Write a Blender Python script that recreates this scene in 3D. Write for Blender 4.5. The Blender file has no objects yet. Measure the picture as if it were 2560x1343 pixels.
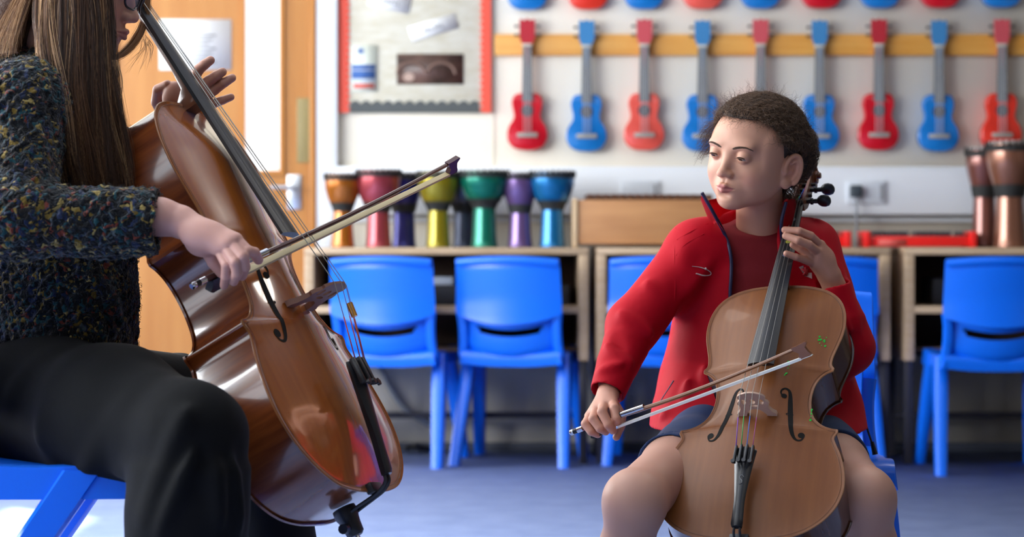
import bpy, bmesh, math, random
import numpy as np
from mathutils import Vector, Matrix
from mathutils.geometry import tessellate_polygon
random.seed(5)
RNG = np.random.default_rng(11)
PI = math.pi
SC = bpy.context.scene
COL = SC.collection
# camera constants (2560 x 1343 frame, level camera with a vertical shift)
FPX, CAMH, HOR = 5120.0, 0.80, 620.0
WALL_Y = 8.06

def at(px, py, Y):
    """the point of the room seen at photo pixel (px,py) standing at distance Y"""
    return Vector(((px-1280)/FPX*Y, Y, CAMH-(py-HOR)/FPX*Y))

def srgb(h):
    if isinstance(h, str):
        h = h.lstrip('#'); c = [int(h[i:i+2], 16)/255 for i in (0, 2, 4)]
    else:
        c = [v/255 for v in h]
    return tuple((v/12.92 if v <= .04045 else ((v+.055)/1.055)**2.4) for v in c) + (1.0,)

# ------------------------------------------------------------------ materials
def mat(name, col, rough=.5, metal=0., coat=0., bump=None, spec=.5, sheen=0., sss=0., attr=False, emit=0., var=None, alpha=None):
    m = bpy.data.materials.new(name); m.use_nodes = True
    nt = m.node_tree; b = nt.nodes['Principled BSDF']
    c = srgb(col) if not isinstance(col, tuple) or len(col) == 3 else col
    b.inputs['Base Color'].default_value = c
    b.inputs['Roughness'].default_value = rough
    b.inputs['Metallic'].default_value = metal
    b.inputs['Coat Weight'].default_value = coat
    b.inputs['Coat Roughness'].default_value = .08
    b.inputs['Specular IOR Level'].default_value = spec
    if sheen:
        b.inputs['Sheen Weight'].default_value = sheen; b.inputs['Sheen Roughness'].default_value = .4
    if sss:
        b.inputs['Subsurface Weight'].default_value = sss
        b.inputs['Subsurface Radius'].default_value = (.012, .005, .003); b.inputs['Subsurface Scale'].default_value = .6
    if emit:
        b.inputs['Emission Color'].default_value = c; b.inputs['Emission Strength'].default_value = emit
    if attr:
        a = nt.nodes.new('ShaderNodeVertexColor'); a.layer_name = 'Col'
        nt.links.new(a.outputs['Color'], b.inputs['Base Color'])
    tc = None
    if bump or var:
        tc = nt.nodes.new('ShaderNodeTexCoord')
    if var:   # (scale, col2, stretch(x,y,z))
        sc, c2, st = var
        mp = nt.nodes.new('ShaderNodeMapping'); mp.inputs['Scale'].default_value = st
        n = nt.nodes.new('ShaderNodeTexNoise'); n.inputs['Scale'].default_value = sc; n.inputs['Detail'].default_value = 4
        r = nt.nodes.new('ShaderNodeValToRGB')
        r.color_ramp.elements[0].position = .35; r.color_ramp.elements[1].position = .68
        r.color_ramp.elements[0].color = c; r.color_ramp.elements[1].color = srgb(c2)
        nt.links.new(tc.outputs['Object'], mp.inputs['Vector']); nt.links.new(mp.outputs['Vector'], n.inputs['Vector'])
        nt.links.new(n.outputs['Fac'], r.inputs['Fac']); nt.links.new(r.outputs['Color'], b.inputs['Base Color'])
    if bump:  # (scale, strength, distance)
        n = nt.nodes.new('ShaderNodeTexNoise'); n.inputs['Scale'].default_value = bump[0]; n.inputs['Detail'].default_value = 3
        bp = nt.nodes.new('ShaderNodeBump'); bp.inputs['Strength'].default_value = bump[1]; bp.inputs['Distance'].default_value = bump[2]
        nt.links.new(tc.outputs['Object'], n.inputs['Vector']); nt.links.new(n.outputs['Fac'], bp.inputs['Height'])
        nt.links.new(bp.outputs['Normal'], b.inputs['Normal'])
    return m

# ------------------------------------------------------------------ object helpers
def tag(o, label=None, cat=None, group=None, kind=None):
    if label: o['label'] = label
    if cat: o['category'] = cat
    if group: o['group'] = group
    if kind: o['kind'] = kind
    return o

def empty(name, loc=(0, 0, 0), rotz=0., parent=None):
    o = bpy.data.objects.new(name, None); COL.objects.link(o)
    o.location = loc; o.rotation_euler = (0, 0, rotz); o.empty_display_size = .05
    if parent: o.parent = parent
    return o

def link(name, me, m=None, parent=None, smooth=True):
    o = bpy.data.objects.new(name, me); COL.objects.link(o)
    if m is not None:
        for x in (m if isinstance(m, (list, tuple)) else [m]): me.materials.append(x)
    if parent: o.parent = parent
    if smooth and len(me.polygons):
        me.polygons.foreach_set('use_smooth', [True]*len(me.polygons))
    return o

def sharp(o, ang=40):
    me = o.data
    bm = bmesh.new(); bm.from_mesh(me)
    for e in bm.edges:
        if len(e.link_faces) == 2 and e.calc_face_angle(0) > math.radians(ang): e.smooth = False
    bm.to_mesh(me); bm.free()
    return o

def fin(name, bm, m=None, parent=None, smooth=True, ang=40):
    me = bpy.data.meshes.new(name)
    bmesh.ops.recalc_face_normals(bm, faces=bm.faces[:])
    if smooth:
        for e in bm.edges:
            if len(e.link_faces) == 2 and e.calc_face_angle(0) > math.radians(ang): e.smooth = False
    bm.to_mesh(me); bm.free()
    return link(name, me, m, parent, smooth)

def add_box(bm, x0, x1, y0, y1, z0, z1, bev=0., seg=2):
    r = bmesh.ops.create_cube(bm, size=1.0)
    vs = r['verts']
    for v in vs:
        v.co = Vector((x0+(v.co.x+.5)*(x1-x0), y0+(v.co.y+.5)*(y1-y0), z0+(v.co.z+.5)*(z1-z0)))
    if bev:
        es = list({e for v in vs for e in v.link_edges})
        bmesh.ops.bevel(bm, geom=es, offset=bev, segments=seg, affect='EDGES', profile=.5)
    return bm

def box(name, x0, x1, y0, y1, z0, z1, m, parent=None, bev=0.003):
    bm = bmesh.new(); add_box(bm, x0, x1, y0, y1, z0, z1, bev)
    return fin(name, bm, m, parent)

def add_rings(bm, rings, closed=True, caps=True):
    vr = [[bm.verts.new(Vector(p)) for p in r] for r in rings]
    n = len(vr[0])
    for a, b in zip(vr[:-1], vr[1:]):
        for i in range(n if closed else n-1):
            j = (i+1) % n
            try: bm.faces.new((a[i], a[j], b[j], b[i]))
            except ValueError: pass
    if caps and closed:
        bm.faces.new(list(reversed(vr[0]))); bm.faces.new(vr[-1])
    return vr

def add_tube(bm, pts, rad, n=8, caps=True, flat=None):
    pts = [Vector(p) for p in pts]
    if not isinstance(rad, (list, tuple)): rad = [rad]*len(pts)
    t0 = (pts[1]-pts[0]).normalized()
    ref = Vector((0, 0, 1)) if abs(t0.z) < .9 else Vector((1, 0, 0))
    u = t0.cross(ref).normalized(); rings = []
    for i, p in enumerate(pts):
        t = (pts[min(i+1, len(pts)-1)]-pts[max(i-1, 0)]).normalized()
        u = (u-t*u.dot(t)).normalized(); w = t.cross(u)
        f = flat or (1, 1)
        rings.append([p+(u*math.cos(a)*f[0]+w*math.sin(a)*f[1])*rad[i] for a in [2*PI*k/n for k in range(n)]])
    return add_rings(bm, rings, True, caps)

def tube(name, pts, rad, m, parent=None, n=8, flat=None):
    bm = bmesh.new(); add_tube(bm, pts, rad, n, True, flat)
    return fin(name, bm, m, parent)

def spline(pts, k=8):
    """Catmull-Rom through points"""
    p = [Vector(q) for q in pts]; out = []
    p = [p[0]*2-p[1]]+p+[p[-1]*2-p[-2]]
    for i in range(1, len(p)-2):
        a, b, c, d = p[i-1], p[i], p[i+1], p[i+2]
        for j in range(k):
            t = j/k
            out.append(.5*((2*b)+(c-a)*t+(2*a-5*b+4*c-d)*t*t+(3*b-a-3*c+d)*t**3))
    out.append(p[-2]); return out

def add_lathe(bm, prof, n=32, c=(0, 0, 0)):
    """prof = [(r,z)...] about z axis"""
    c = Vector(c)
    rings = [[c+Vector((max(r, 1e-5)*math.cos(2*PI*k/n), max(r, 1e-5)*math.sin(2*PI*k/n), z)) for k in range(n)] for r, z in prof]
    return add_rings(bm, rings, True, True)

def lathe(name, prof, m, parent=None, n=32, c=(0, 0, 0)):
    bm = bmesh.new(); add_lathe(bm, prof, n, c)
    return fin(name, bm, m, parent)

def add_prism(bm, outer, y0, y1, holes=(), T=None):
    """2D outline (x,z) extruded along y from y0 to y1; T maps a local Vector"""
    T = T or (lambda v: v)
    loops = [[Vector((a, 0, b)) for a, b in outer]]+[[Vector((a, 0, b)) for a, b in h] for h in holes]
    flat = [v for l in loops for v in l]
    tris = tessellate_polygon([[Vector((v.x, v.z, 0)) for v in l] for l in loops])
    f = [bm.verts.new(T(Vector((v.x, y0, v.z)))) for v in flat]
    k = [bm.verts.new(T(Vector((v.x, y1, v.z)))) for v in flat]
    for t in tris:
        try:
            bm.faces.new([f[i] for i in t]); bm.faces.new([k[i] for i in reversed(t)])
        except ValueError: pass
    o = 0
    for l in loops:
        n = len(l)
        for i in range(n):
            j = (i+1) % n
            try: bm.faces.new((f[o+i], f[o+j], k[o+j], k[o+i]))
            except ValueError: pass
        o += n

def prism(name, outer, y0, y1, m, parent=None, holes=(), T=None):
    bm = bmesh.new(); add_prism(bm, outer, y0, y1, holes, T)
    return fin(name, bm, m, parent)

def copy_tree(o, parent=None):
    c = o.copy(); COL.objects.link(c)
    if parent: c.parent = parent
    for ch in list(o.children): copy_tree(ch, c)
    return c

# ------------------------------------------------------------------ signed-distance sculpting
def _v(p): return np.array(p, dtype=np.float32)
class Sdf:
    def __init__(s): s.ops = []
    def add(s, f, lo, hi, k=.008, op='u'):
        s.ops.append((op, f, _v(lo), _v(hi), k)); return s
    def cone(s, a, b, ra, rb=None, k=.008, op='u'):
        rb = ra if rb is None else rb
        a, b = _v(a), _v(b); ab = b-a; L = max(float(ab@ab), 1e-12); R = max(ra, rb)
        def f(P):
            t = np.clip((P-a)@ab/L, 0, 1)
            return np.linalg.norm(P-a-t[:, None]*ab, axis=1)-(ra+(rb-ra)*t)
        return s.add(f, np.minimum(a, b)-R, np.maximum(a, b)+R, k, op)
    def ccone(s, a, b, ra, rb, k=.004, op='u', ex=1., exdir=None):
        """flat-ended cone"""
        a, b = _v(a), _v(b); L = float(np.linalg.norm(b-a)); w = (b-a)/L; R = max(ra, rb)+.003
        def f(P):
            q = P-a; h = q@w; pe = q-h[:, None]*w
            dr = np.linalg.norm(pe, axis=1)-(ra+(rb-ra)*np.clip(h/L, 0, 1))
            da = np.maximum(-h, h-L)
            return np.minimum(np.maximum(dr, da), 0)+np.sqrt(np.maximum(dr, 0)**2+np.maximum(da, 0)**2)
        return s.add(f, np.minimum(a, b)-R, np.maximum(a, b)+R, k, op)
    def ell(s, c, r, M=None, k=.008, op='u'):
        c, r = _v(c), _v(r); M = np.eye(3, dtype=np.float32) if M is None else np.array(M, dtype=np.float32); R = float(r.max())
        def f(P):
            q = (P-c)@M     # columns of M are the ellipsoid axes
            k0 = np.linalg.norm(q/r, axis=1); k1 = np.linalg.norm(q/(r*r), axis=1)+1e-9
            return k0*(k0-1)/k1
        return s.add(f, c-R, c+R, k, op)
    def box(s, c, h, M=None, rad=.004, k=.006, op='u'):
        c, h = _v(c), _v(h)-rad; M = np.eye(3, dtype=np.float32) if M is None else np.array(M, dtype=np.float32)
        R = float(np.linalg.norm(h))+rad
        def f(P):
            q = np.abs((P-c)@M)-h
            return np.linalg.norm(np.maximum(q, 0), axis=1)+np.minimum(q.max(1), 0)-rad
        return s.add(f, c-R, c+R, k, op)
    def loft(s, zs, cx, cy, rx, ry, k=.01, op='u', grow=0., pw=2.4):
        zs = np.array(zs, float); o = np.argsort(zs); zs = zs[o]
        cx, cy, rx, ry = [np.array(q, float)[o] for q in (cx, cy, rx, ry)]
        def f(P):
            z = P[:, 2]
            a = np.interp(z, zs, rx)+grow; b = np.interp(z, zs, ry)+grow
            u = np.abs(P[:, 0]-np.interp(z, zs, cx))/a; v = np.abs(P[:, 1]-np.interp(z, zs, cy))/b
            d = ((u**pw+v**pw)**(1/pw)-1)*np.minimum(a, b)
            return np.maximum(d, np.maximum(zs[0]-z, z-zs[-1])).astype(np.float32)
        R = max(rx.max(), ry.max())+grow
        return s.add(f, (cx.min()-R, cy.min()-R, zs[0]), (cx.max()+R, cy.max()+R, zs[-1]), k, op)
    @staticmethod
    def _mix(op, d, e, k):
        if op == 'u':
            h = np.maximum(k-np.abs(d-e), 0)/k; return np.minimum(d, e)-h*h*k*.25
        if op == 's':
            e = -e; h = np.maximum(k-np.abs(d-e), 0)/k; return np.maximum(d, e)+h*h*k*.25
        if op == 'i':
            return np.maximum(d, e)
        if op == 'd':
            return d+e
    def ev(s, P):
        P = np.asarray(P, dtype=np.float32); d = np.full(len(P), .1, np.float32)
        for op, f, lo, hi, k in s.ops: d = s._mix(op, d, f(P), k)
        return d
    def mesh(s, vox):
        us = [o for o in s.ops if o[0] == 'u']
        lo = np.min([o[2] for o in us], 0)-3*vox; hi = np.max([o[3] for o in us], 0)+3*vox
        n = np.ceil((hi-lo)/vox).astype(int)+1
        ax = [lo[i]+vox*np.arange(n[i], dtype=np.float32) for i in range(3)]
        D = np.full(n, .1, np.float32)
        for op, f, l, h, k in s.ops:
            if op in 'us':
                i0 = np.maximum(np.floor((l-k-3*vox-lo)/vox).astype(int), 0); i1 = np.minimum(np.ceil((h+k+3*vox-lo)/vox).astype(int)+1, n)
                if (i1 <= i0).any(): continue
                sl = tuple(slice(i0[q], i1[q]) for q in range(3))
                g = np.stack(np.meshgrid(*[ax[q][sl[q]] for q in range(3)], indexing='ij'), -1).reshape(-1, 3)
                sub = D[sl]; D[sl] = s._mix(op, sub.ravel(), f(g).astype(np.float32), k).reshape(sub.shape)
            else:
                near = np.argwhere(np.abs(D) < .03) if op == 'd' else np.argwhere(D < .03)
                if len(near) == 0: continue
                g = (lo+near*vox).astype(np.float32)
                ii = tuple(near.T); D[ii] = s._mix(op, D[ii], f(g).astype(np.float32), k)
        return surfnet(D, lo, vox)

def surfnet(D, lo, vox):
    S = D < 0
    c = np.zeros(np.array(D.shape)-1, np.int8); X, Y, Z = c.shape
    for i in (0, 1):
        for j in (0, 1):
            for k in (0, 1): c += S[i:i+X, j:j+Y, k:k+Z]
    act = np.argwhere((c > 0) & (c < 8))
    idx = np.full(c.shape, -1, np.int32); idx[tuple(act.T)] = np.arange(len(act))
    pos = np.zeros((len(act), 3)); cnt = np.zeros(len(act))
    cor = [(i, j, k) for i in (0, 1) for j in (0, 1) for k in (0, 1)]
    for a in cor:
        for b in cor:
            if sum(b)-sum(a) == 1 and all(q >= p for p, q in zip(a, b)):
                va = D[tuple((act+a).T)]; vb = D[tuple((act+b).T)]
                x = (va < 0) != (vb < 0)
                t = np.where(x, va/np.where(x, va-vb, 1), 0)
                pos += np.where(x[:, None], np.array(a)+(np.array(b)-np.array(a))*t[:, None], 0); cnt += x
    V = lo+(act+pos/cnt[:, None])*vox
    quads = []
    for ax in range(3):
        o1, o2 = [(1, 2), (2, 0), (0, 1)][ax]
        sh = [slice(None)]*3
        a = [slice(None)]*3; b = [slice(None)]*3; a[ax] = slice(0, -1); b[ax] = slice(1, None)
        e = np.argwhere(S[tuple(a)] != S[tuple(b)])
        e = e[(e[:, o1] > 0) & (e[:, o2] > 0) & (e[:, o1] < D.shape[o1]-1) & (e[:, o2] < D.shape[o2]-1)]
        ins = S[tuple(e.T)]
        q = []
        for d1, d2 in ((-1, -1), (0, -1), (0, 0), (-1, 0)):
            f = e.copy(); f[:, o1] += d1; f[:, o2] += d2; q.append(idx[tuple(f.T)])
        q = np.stack(q, 1)
        q[~ins] = q[~ins][:, ::-1]
        quads.append(q)
    Q = np.concatenate(quads); Q = Q[(Q >= 0).all(1)]
    return V, Q

def relax(V, Q, it=1, lam=.5):
    E = np.concatenate([Q[:, [0, 1]], Q[:, [1, 2]], Q[:, [2, 3]], Q[:, [3, 0]]])
    for _ in range(it):
        s = np.zeros_like(V); n = np.zeros(len(V))
        for a, b in ((0, 1), (1, 0)):
            for c in range(3): s[:, c] += np.bincount(E[:, a], V[E[:, b], c], len(V))
            n += np.bincount(E[:, a], minlength=len(V))
        V = V+lam*(s/np.maximum(n, 1)[:, None]-V)
    return V

def np_mesh(name, V, Q, col=None):
    me = bpy.data.meshes.new(name)
    me.vertices.add(len(V)); me.vertices.foreach_set('co', V.astype(np.float32).ravel())
    me.loops.add(Q.size); me.loops.foreach_set('vertex_index', Q.astype(np.int32).ravel())
    me.polygons.add(len(Q)); me.polygons.foreach_set('loop_start', np.arange(0, Q.size, 4, dtype=np.int32))
    me.polygons.foreach_set('loop_total', np.full(len(Q), 4, np.int32)) if False else None
    me.update(calc_edges=True); me.validate()
    if col is not None:
        a = me.color_attributes.new('Col', 'FLOAT_COLOR', 'POINT')
        a.data.foreach_set('color', np.concatenate([col, np.ones((len(col), 1))], 1).astype(np.float32).ravel())
    return me

def sdf_obj(name, S, vox, m, parent=None, smooth_it=1):
    V, Q = S.mesh(vox); V = relax(V, Q, smooth_it)
    return link(name, np_mesh(name, V, Q), m, parent)

def wob(P, f, seed, amp):
    """smooth lumpy displacement made of sine waves"""
    r = np.random.default_rng(seed); d = np.zeros(len(P), np.float32)
    for i in range(6):
        w = r.normal(size=3); w = w/np.linalg.norm(w)*f*(.6+.9*r.random())
        d += np.sin(P@w.astype(np.float32)+r.random()*6.28)
    return d*amp/2.4

def hair_obj(name, strands, rad, m, parent=None, taper=True):
    """strands: list of (n,3) arrays"""
    hc = bpy.data.hair_curves.new(name)
    hc.add_curves([len(s) for s in strands])
    P = np.concatenate(strands).astype(np.float32)
    hc.attributes['position'].data.foreach_set('vector', P.ravel())
    r = hc.attributes.get('radius') or hc.attributes.new('radius', 'FLOAT', 'POINT')
    R = np.concatenate([rad*(1-.7*np.linspace(0, 1, len(s))**2 if taper else np.ones(len(s))) for s in strands]).astype(np.float32)
    r.data.foreach_set('value', R)
    o = bpy.data.objects.new(name, hc); COL.objects.link(o); hc.materials.append(m)
    if parent: o.parent = parent
    return o
# ------------------------------------------------------------------ the setting
M = {}
M['wall'] = mat('wall_paint', '#e6dfd0', .6, bump=(60, .08, .002))
M['white'] = mat('white_gloss', '#dfe3e8', .35)
M['ceil'] = mat('ceiling_white', '#e8e8e6', .8)
M['carpet'] = mat('blue_carpet', '#8698c3', .95, spec=.1, bump=(700, .5, .003), var=(9, '#91a2cc', (1, 1, 1)))
M['skirt'] = mat('dark_skirting', '#3a3f4c', .6)
M['doorwood'] = mat('orange_door_veneer', '#ad7030', .4, coat=.1, var=(3, '#b87d3c', (6, 6, .6)))
M['doordark'] = mat('door_bead_wood', '#b5742a', .4)
M['rail'] = mat('pine_rail', '#cf8f38', .45, var=(6, '#dba04c', (.6, 6, 8)))
M['glow'] = mat('glowing_door_glass', '#f6faff', .2, emit=1.0)  # pane glows itself, standing in for the light beyond the door
M['paper'] = mat('white_paper', '#e8e9ea', .7)
M['ink'] = mat('grey_ink', '#9a9a9c', .8)
M['steel'] = mat('brushed_steel', '#c9ccd0', .3, metal=.9)
M['chrome'] = mat('chrome', '#d8dade', .12, metal=1.)
M['brassplate'] = mat('olive_plate', '#8a7a4a', .5)
M['black'] = mat('black_plastic', '#15161a', .4)
M['frame'] = mat('window_frame_white', '#e4e6e8', .4)
XL, XR, YF, CEIL = -3.2, 4.2, -2.2, 2.9

def struct(o): o['kind'] = 'structure'; return o
struct(box('floor', XL, XR, YF, WALL_Y, -.08, 0, M['carpet'], bev=0))
struct(box('ceiling', XL, XR, YF, WALL_Y, CEIL, CEIL+.1, M['ceil'], bev=0))
struct(box('wall_back', XL, XR, WALL_Y, WALL_Y+.12, 0, CEIL, M['wall'], bev=0))
M['wall_dim'] = mat('bounce_cut_wall', '#8f867a', .7)  # unseen walls coloured darker to cut bounced light and raise contrast
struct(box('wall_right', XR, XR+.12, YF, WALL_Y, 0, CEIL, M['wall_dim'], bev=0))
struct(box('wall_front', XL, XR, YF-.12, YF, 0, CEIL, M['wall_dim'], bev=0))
# left wall with daylight windows
WINS = [(-1.7, .1, .85, 2.5), (.35, 2.15, .85, 2.5), (2.4, 4.2, .85, 2.5), (4.45, 5.85, .85, 2.5), (6.1, 7.75, .85, 2.5)]
bm = bmesh.new()
ys = [YF]+[v for w in WINS for v in w[:2]]+[WALL_Y]
for i in range(0, len(ys), 2): add_box(bm, XL-.14, XL, ys[i], ys[i+1], 0, CEIL)
for a, b, z0, z1 in WINS:
    add_box(bm, XL-.14, XL, a, b, 0, z0); add_box(bm, XL-.14, XL, a, b, z1, CEIL)
struct(fin('wall_left', bm, M['wall']))
M['winglass'] = mat('clear_pane', '#ffffff', .02)
_nt = M['winglass'].node_tree; _g = _nt.nodes.new('ShaderNodeBsdfTransparent'); _mx = _nt.nodes.new('ShaderNodeMixShader')
_mx.inputs[0].default_value = .06
_nt.links.new(_g.outputs[0], _mx.inputs[1]); _nt.links.new(_nt.nodes['Principled BSDF'].outputs[0], _mx.inputs[2])
_nt.links.new(_mx.outputs[0], _nt.nodes['Material Output'].inputs['Surface'])
for i, (a, b, z0, z1) in enumerate(WINS):
    w = struct(empty('window_%d' % (i+1), (XL-.07, (a+b)/2, z0)))
    bm = bmesh.new(); h = (b-a)/2; t = .05
    for q in ((-h, -h+t), (h-t, h), (-t/2, t/2)): add_box(bm, -.03, .03, q[0], q[1], 0, z1-z0)
    for q in ((0, t), (z1-z0-t, z1-z0), ((z1-z0)*.68, (z1-z0)*.68+t)): add_box(bm, -.03, .03, -h, h, q[0], q[1])
    fin('window_frame', bm, M['frame'], w)
    box('pane', -.004, .004, -h+.01, h-.01, .01, z1-z0-.01, M['winglass'], w, bev=0)
    box('sill', .03, .2, -h-.03, h+.03, -.04, 0, M['frame'], w)
# skirting and the white trunking along the back wall
sb = WALL_Y/FPX
def wx(px, Y=WALL_Y): return (px-1280)/FPX*Y
def wz(py, Y=WALL_Y): return CAMH-(py-HOR)/FPX*Y
struct(box('baseboard_back', wx(800), XR, WALL_Y-.012, WALL_Y, 0, .035, M['skirt'], bev=.002))
bm = bmesh.new(); add_box(bm, wx(846), XR, WALL_Y-.075, WALL_Y, wz(538), wz(424), .006)
add_box(bm, wx(846), XR, WALL_Y-.022, WALL_Y, wz(556), wz(544), .003)
add_box(bm, wx(846), XR, WALL_Y-.06, WALL_Y, wz(424), wz(418), .003)
struct(fin('trim_1', bm, M['white']))                                   # dado trunking
struct(box('trim_2', wx(791), wx(846), WALL_Y-.05, WALL_Y, 0, CEIL, M['white'], bev=.004))   # white door post
# faint panel joint left of the ukuleles
struct(box('trim_3', wx(1232), wx(1235), WALL_Y-.004, WALL_Y, wz(424), CEIL, M['wall'], bev=.001))
# door
DY = WALL_Y-.05
d = struct(empty('door_1', (wx(545), DY, 0)))
dx0, dx1 = wx(303)-wx(545), wx(776)-wx(545)
vp = (wx(617)-wx(545), wx(704)-wx(545), wz(428), 2.0)
bm = bmesh.new()
add_prism(bm, [(dx0, .01), (dx1, .01), (dx1, 2.06), (dx0, 2.06)], 0, .045, holes=[[(vp[0], vp[2]), (vp[0], vp[3]), (vp[1], vp[3]), (vp[1], vp[2])]])
fin('door_leaf', bm, M['doorwood'], d)
bm = bmesh.new()
o_, i_ = .016, .0
add_prism(bm, [(vp[0]-o_, vp[2]-o_), (vp[1]+o_, vp[2]-o_), (vp[1]+o_, vp[3]+o_), (vp[0]-o_, vp[3]+o_)], -.012, 0, holes=[[(vp[0], vp[2]), (vp[0], vp[3]), (vp[1], vp[3]), (vp[1], vp[2])]])
fin('glazing_bead', bm, M['doordark'], d)
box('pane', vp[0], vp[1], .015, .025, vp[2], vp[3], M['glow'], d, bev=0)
hp = (wx(722)-wx(545), wx(757)-wx(545), wz(525), wz(438))
box('handle_plate', hp[0], hp[1], -.008, 0, hp[2], hp[3], M['steel'], d)
hl = bpy.data.objects['handle_plate']
zc = wz(470)
bm = bmesh.new(); xm = (hp[0]+hp[1])/2
add_tube(bm, [(xm, -.008, zc), (xm, -.05, zc)], .008); add_tube(bm, [(xm, -.045, zc), (xm-.035, -.05, zc), (xm-.09, -.05, zc)], .0085)
fin('door_handle', bm, M['steel'], d)
box('hinge_plate', wx(746)-wx(545), wx(785)-wx(545), -.004, 0, wz(408), wz(248), M['brassplate'], d, bev=.001)
bm = bmesh.new()
add_box(bm, wx(776)-wx(545)+.002, wx(792)-wx(545), -.01, .045, 0, 2.12, .003); add_box(bm, wx(286)-wx(545), dx0-.002, -.01, .045, 0, 2.12, .003)
add_box(bm, wx(286)-wx(545), wx(792)-wx(545), -.01, .045, 2.064, 2.12, .003)
fin('door_frame', bm, M['doordark'], d)
struct(box('trim_4', wx(279), wx(286)-.001, WALL_Y-.05, WALL_Y, 0, 2.2, M['white'], bev=.003))
# notice on the door
n = tag(box('notice_sheet', wx(404), wx(583), DY-.003, DY, wz(178), wz(52), M['paper'], bev=0),
        'white typed notice sheet pinned on the orange wooden door', 'notice')
bm = bmesh.new()
for k in range(7):
    y = 90+k*11; add_box(bm, wx(470), wx(545-(k % 3)*9), DY-.0042, DY-.003, wz(y+4), wz(y))
fin('printed_lines', bm, M['ink'], n)

# ------------------------------------------------------------------ pin board
M['boardpaper'] = mat('newsprint_backing', '#d2cfc2', .8, var=(14, '#c3bda9', (1, 1, 3)))
M['redborder'] = mat('red_scalloped_border', '#e5543f', .6)
M['greyborder'] = mat('charcoal_scalloped_border', '#4c5152', .6)
M['navyprint'] = mat('blue_print', '#3d65a8', .7)
M['redprint'] = mat('red_print', '#cf5a52', .7)
M['paleprint'] = mat('pale_blue_print', '#c3d0e0', .7)
M['greenish'] = mat('pale_green_sheet', '#dfe6da', .7)
M['brownphoto'] = mat('brown_photo', '#33241f', .4, var=(9, '#6b5047', (1, 1, 2)))
BY = WALL_Y-.02
bx0, bx1, bz0, bz1 = wx(848), wx(1228), wz(283), 2.0
pb = tag(empty('pinboard', ((bx0+bx1)/2, WALL_Y, bz0)), 'cream papered pinboard with scalloped red side borders beside the door', 'pinboard')
oc = Vector(((bx0+bx1)/2, WALL_Y, bz0))
def pbx(name, x0, x1, y0, y1, z0, z1, m, bev=0.): return box(name, x0-oc.x, x1-oc.x, y0-oc.y, y1-oc.y, z0-oc.z, z1-oc.z, m, pb, bev)
pbx('backing', bx0, bx1, BY, WALL_Y-.0005, bz0, bz1, M['boardpaper'], .001)
def scallop(a0, a1, n, depth, base, vertical, sgn):
    pts = []
    for k in range(n):
        for j in range(7):
            t = (k+j/7)/n; e = base+sgn*depth*math.sin(PI*(j/7))
            p = a0+(a1-a0)*t; pts.append((e, p) if vertical else (p, e))
    return pts
bd = wx(876)-bx0
for side, xe, s in (('l', bx0, 1), ('r', bx1, -1)):
    o = [(xe, bz1), (xe, bz0)]+scallop(bz0, bz1, 26, .012, xe+s*bd*.72, True, s)+[]
    o = [(a-oc.x, b-oc.z) for a, b in o]
    prism('red_border', o, BY-.006-oc.y, BY-.0005-oc.y, M['redborder'], pb)
o = [(bx1-bd, bz0), (bx0+bd, bz0)]+scallop(bx0+bd, bx1-bd, 12, -.014, bz0+.034, False, -1)
prism('bottom_border', [(a-oc.x, b-oc.z) for a, b in o], BY-.004-oc.y, BY-.0004-oc.y, M['greyborder'], pb)
def sheet(name, cx, cy, w, h, rot, m, label, cat, y=BY-.003, group=None):
    c = Vector((wx(cx), y, wz(cy))); w *= sb; h *= sb
    bm = bmesh.new(); add_box(bm, -w/2, w/2, -.001, .0015, -h/2, h/2)
    o = tag(fin(name, bm, m), label, cat, group); o.location = c; o.rotation_euler = (0, math.radians(rot), 0)
    return o
M['inkdark'] = mat('dark_ink', '#55585e', .8)
# word strips (slightly out of focus writing: a word-shaped run of strokes)
def word(o, w, h, n, seed):
    r = random.Random(seed); bm = bmesh.new(); x = -w/2
    for k in range(n):
        ww = w/n
        add_box(bm, x+ww*.15, x+ww*.32, -.0018, -.001, -h*.5, h*(.5 if r.random() < .4 else .15))
        add_box(bm, x+ww*.15, x+ww*.75, -.0018, -.001, h*.02, h*.18) if r.random() < .6 else add_box(bm, x+ww*.3, x+ww*.78, -.0018, -.001, -h*.5, -h*.34)
        if r.random() < .5: add_box(bm, x+ww*.66, x+ww*.8, -.0018, -.001, -h*.5, h*.15)
        x += ww
    fin('writing', bm, M['inkdark'], o)
o = sheet('word_strip', 975, 4, 105, 44, 12, M['paper'], 'white word strip tilted down to the right at the top of the pinboard', 'paper strip', group=None); word(o, .085, .022, 7, 3)
o = sheet('word_strip', 1084, 70, 122, 38, -17, M['paper'], 'white word strip tilted up to the right above the dark photo', 'paper strip'); word(o, .085, .02, 6, 4)
f = sheet('printed_notice', 911, 172, 66, 116, 0, M['greenish'], 'small notice with blue and red bands on the pinboard', 'notice', BY-.0042)
f.location.x = wx(911)
def fb(name, x0, x1, y0, y1, m): return box(name, (x0-911)*sb, (x1-911)*sb, -.0022, -.001, -(y1-172)*sb, -(y0-172)*sb, m, f, 0)
fb('blue_band', 880, 940, 163, 175, M['navyprint']); fb('blue_band', 880, 940, 178, 198, M['navyprint'])
fb('pale_band', 880, 940, 175, 178, M['paleprint']); fb('pale_band', 882, 940, 199, 207, M['paleprint']); fb('red_band', 885, 938, 211, 222, M['redprint'])
pts = []
for k in range(16):
    a = 2*PI*k/16; r_ = (10 if k % 2 == 0 else 5)*sb; pts.append(((903-911)*sb+r_*math.cos(a), -(129-172)*sb+r_*math.sin(a)))
prism('blue_emblem', pts, -.0024, -.001, M['navyprint'], f)
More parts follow.
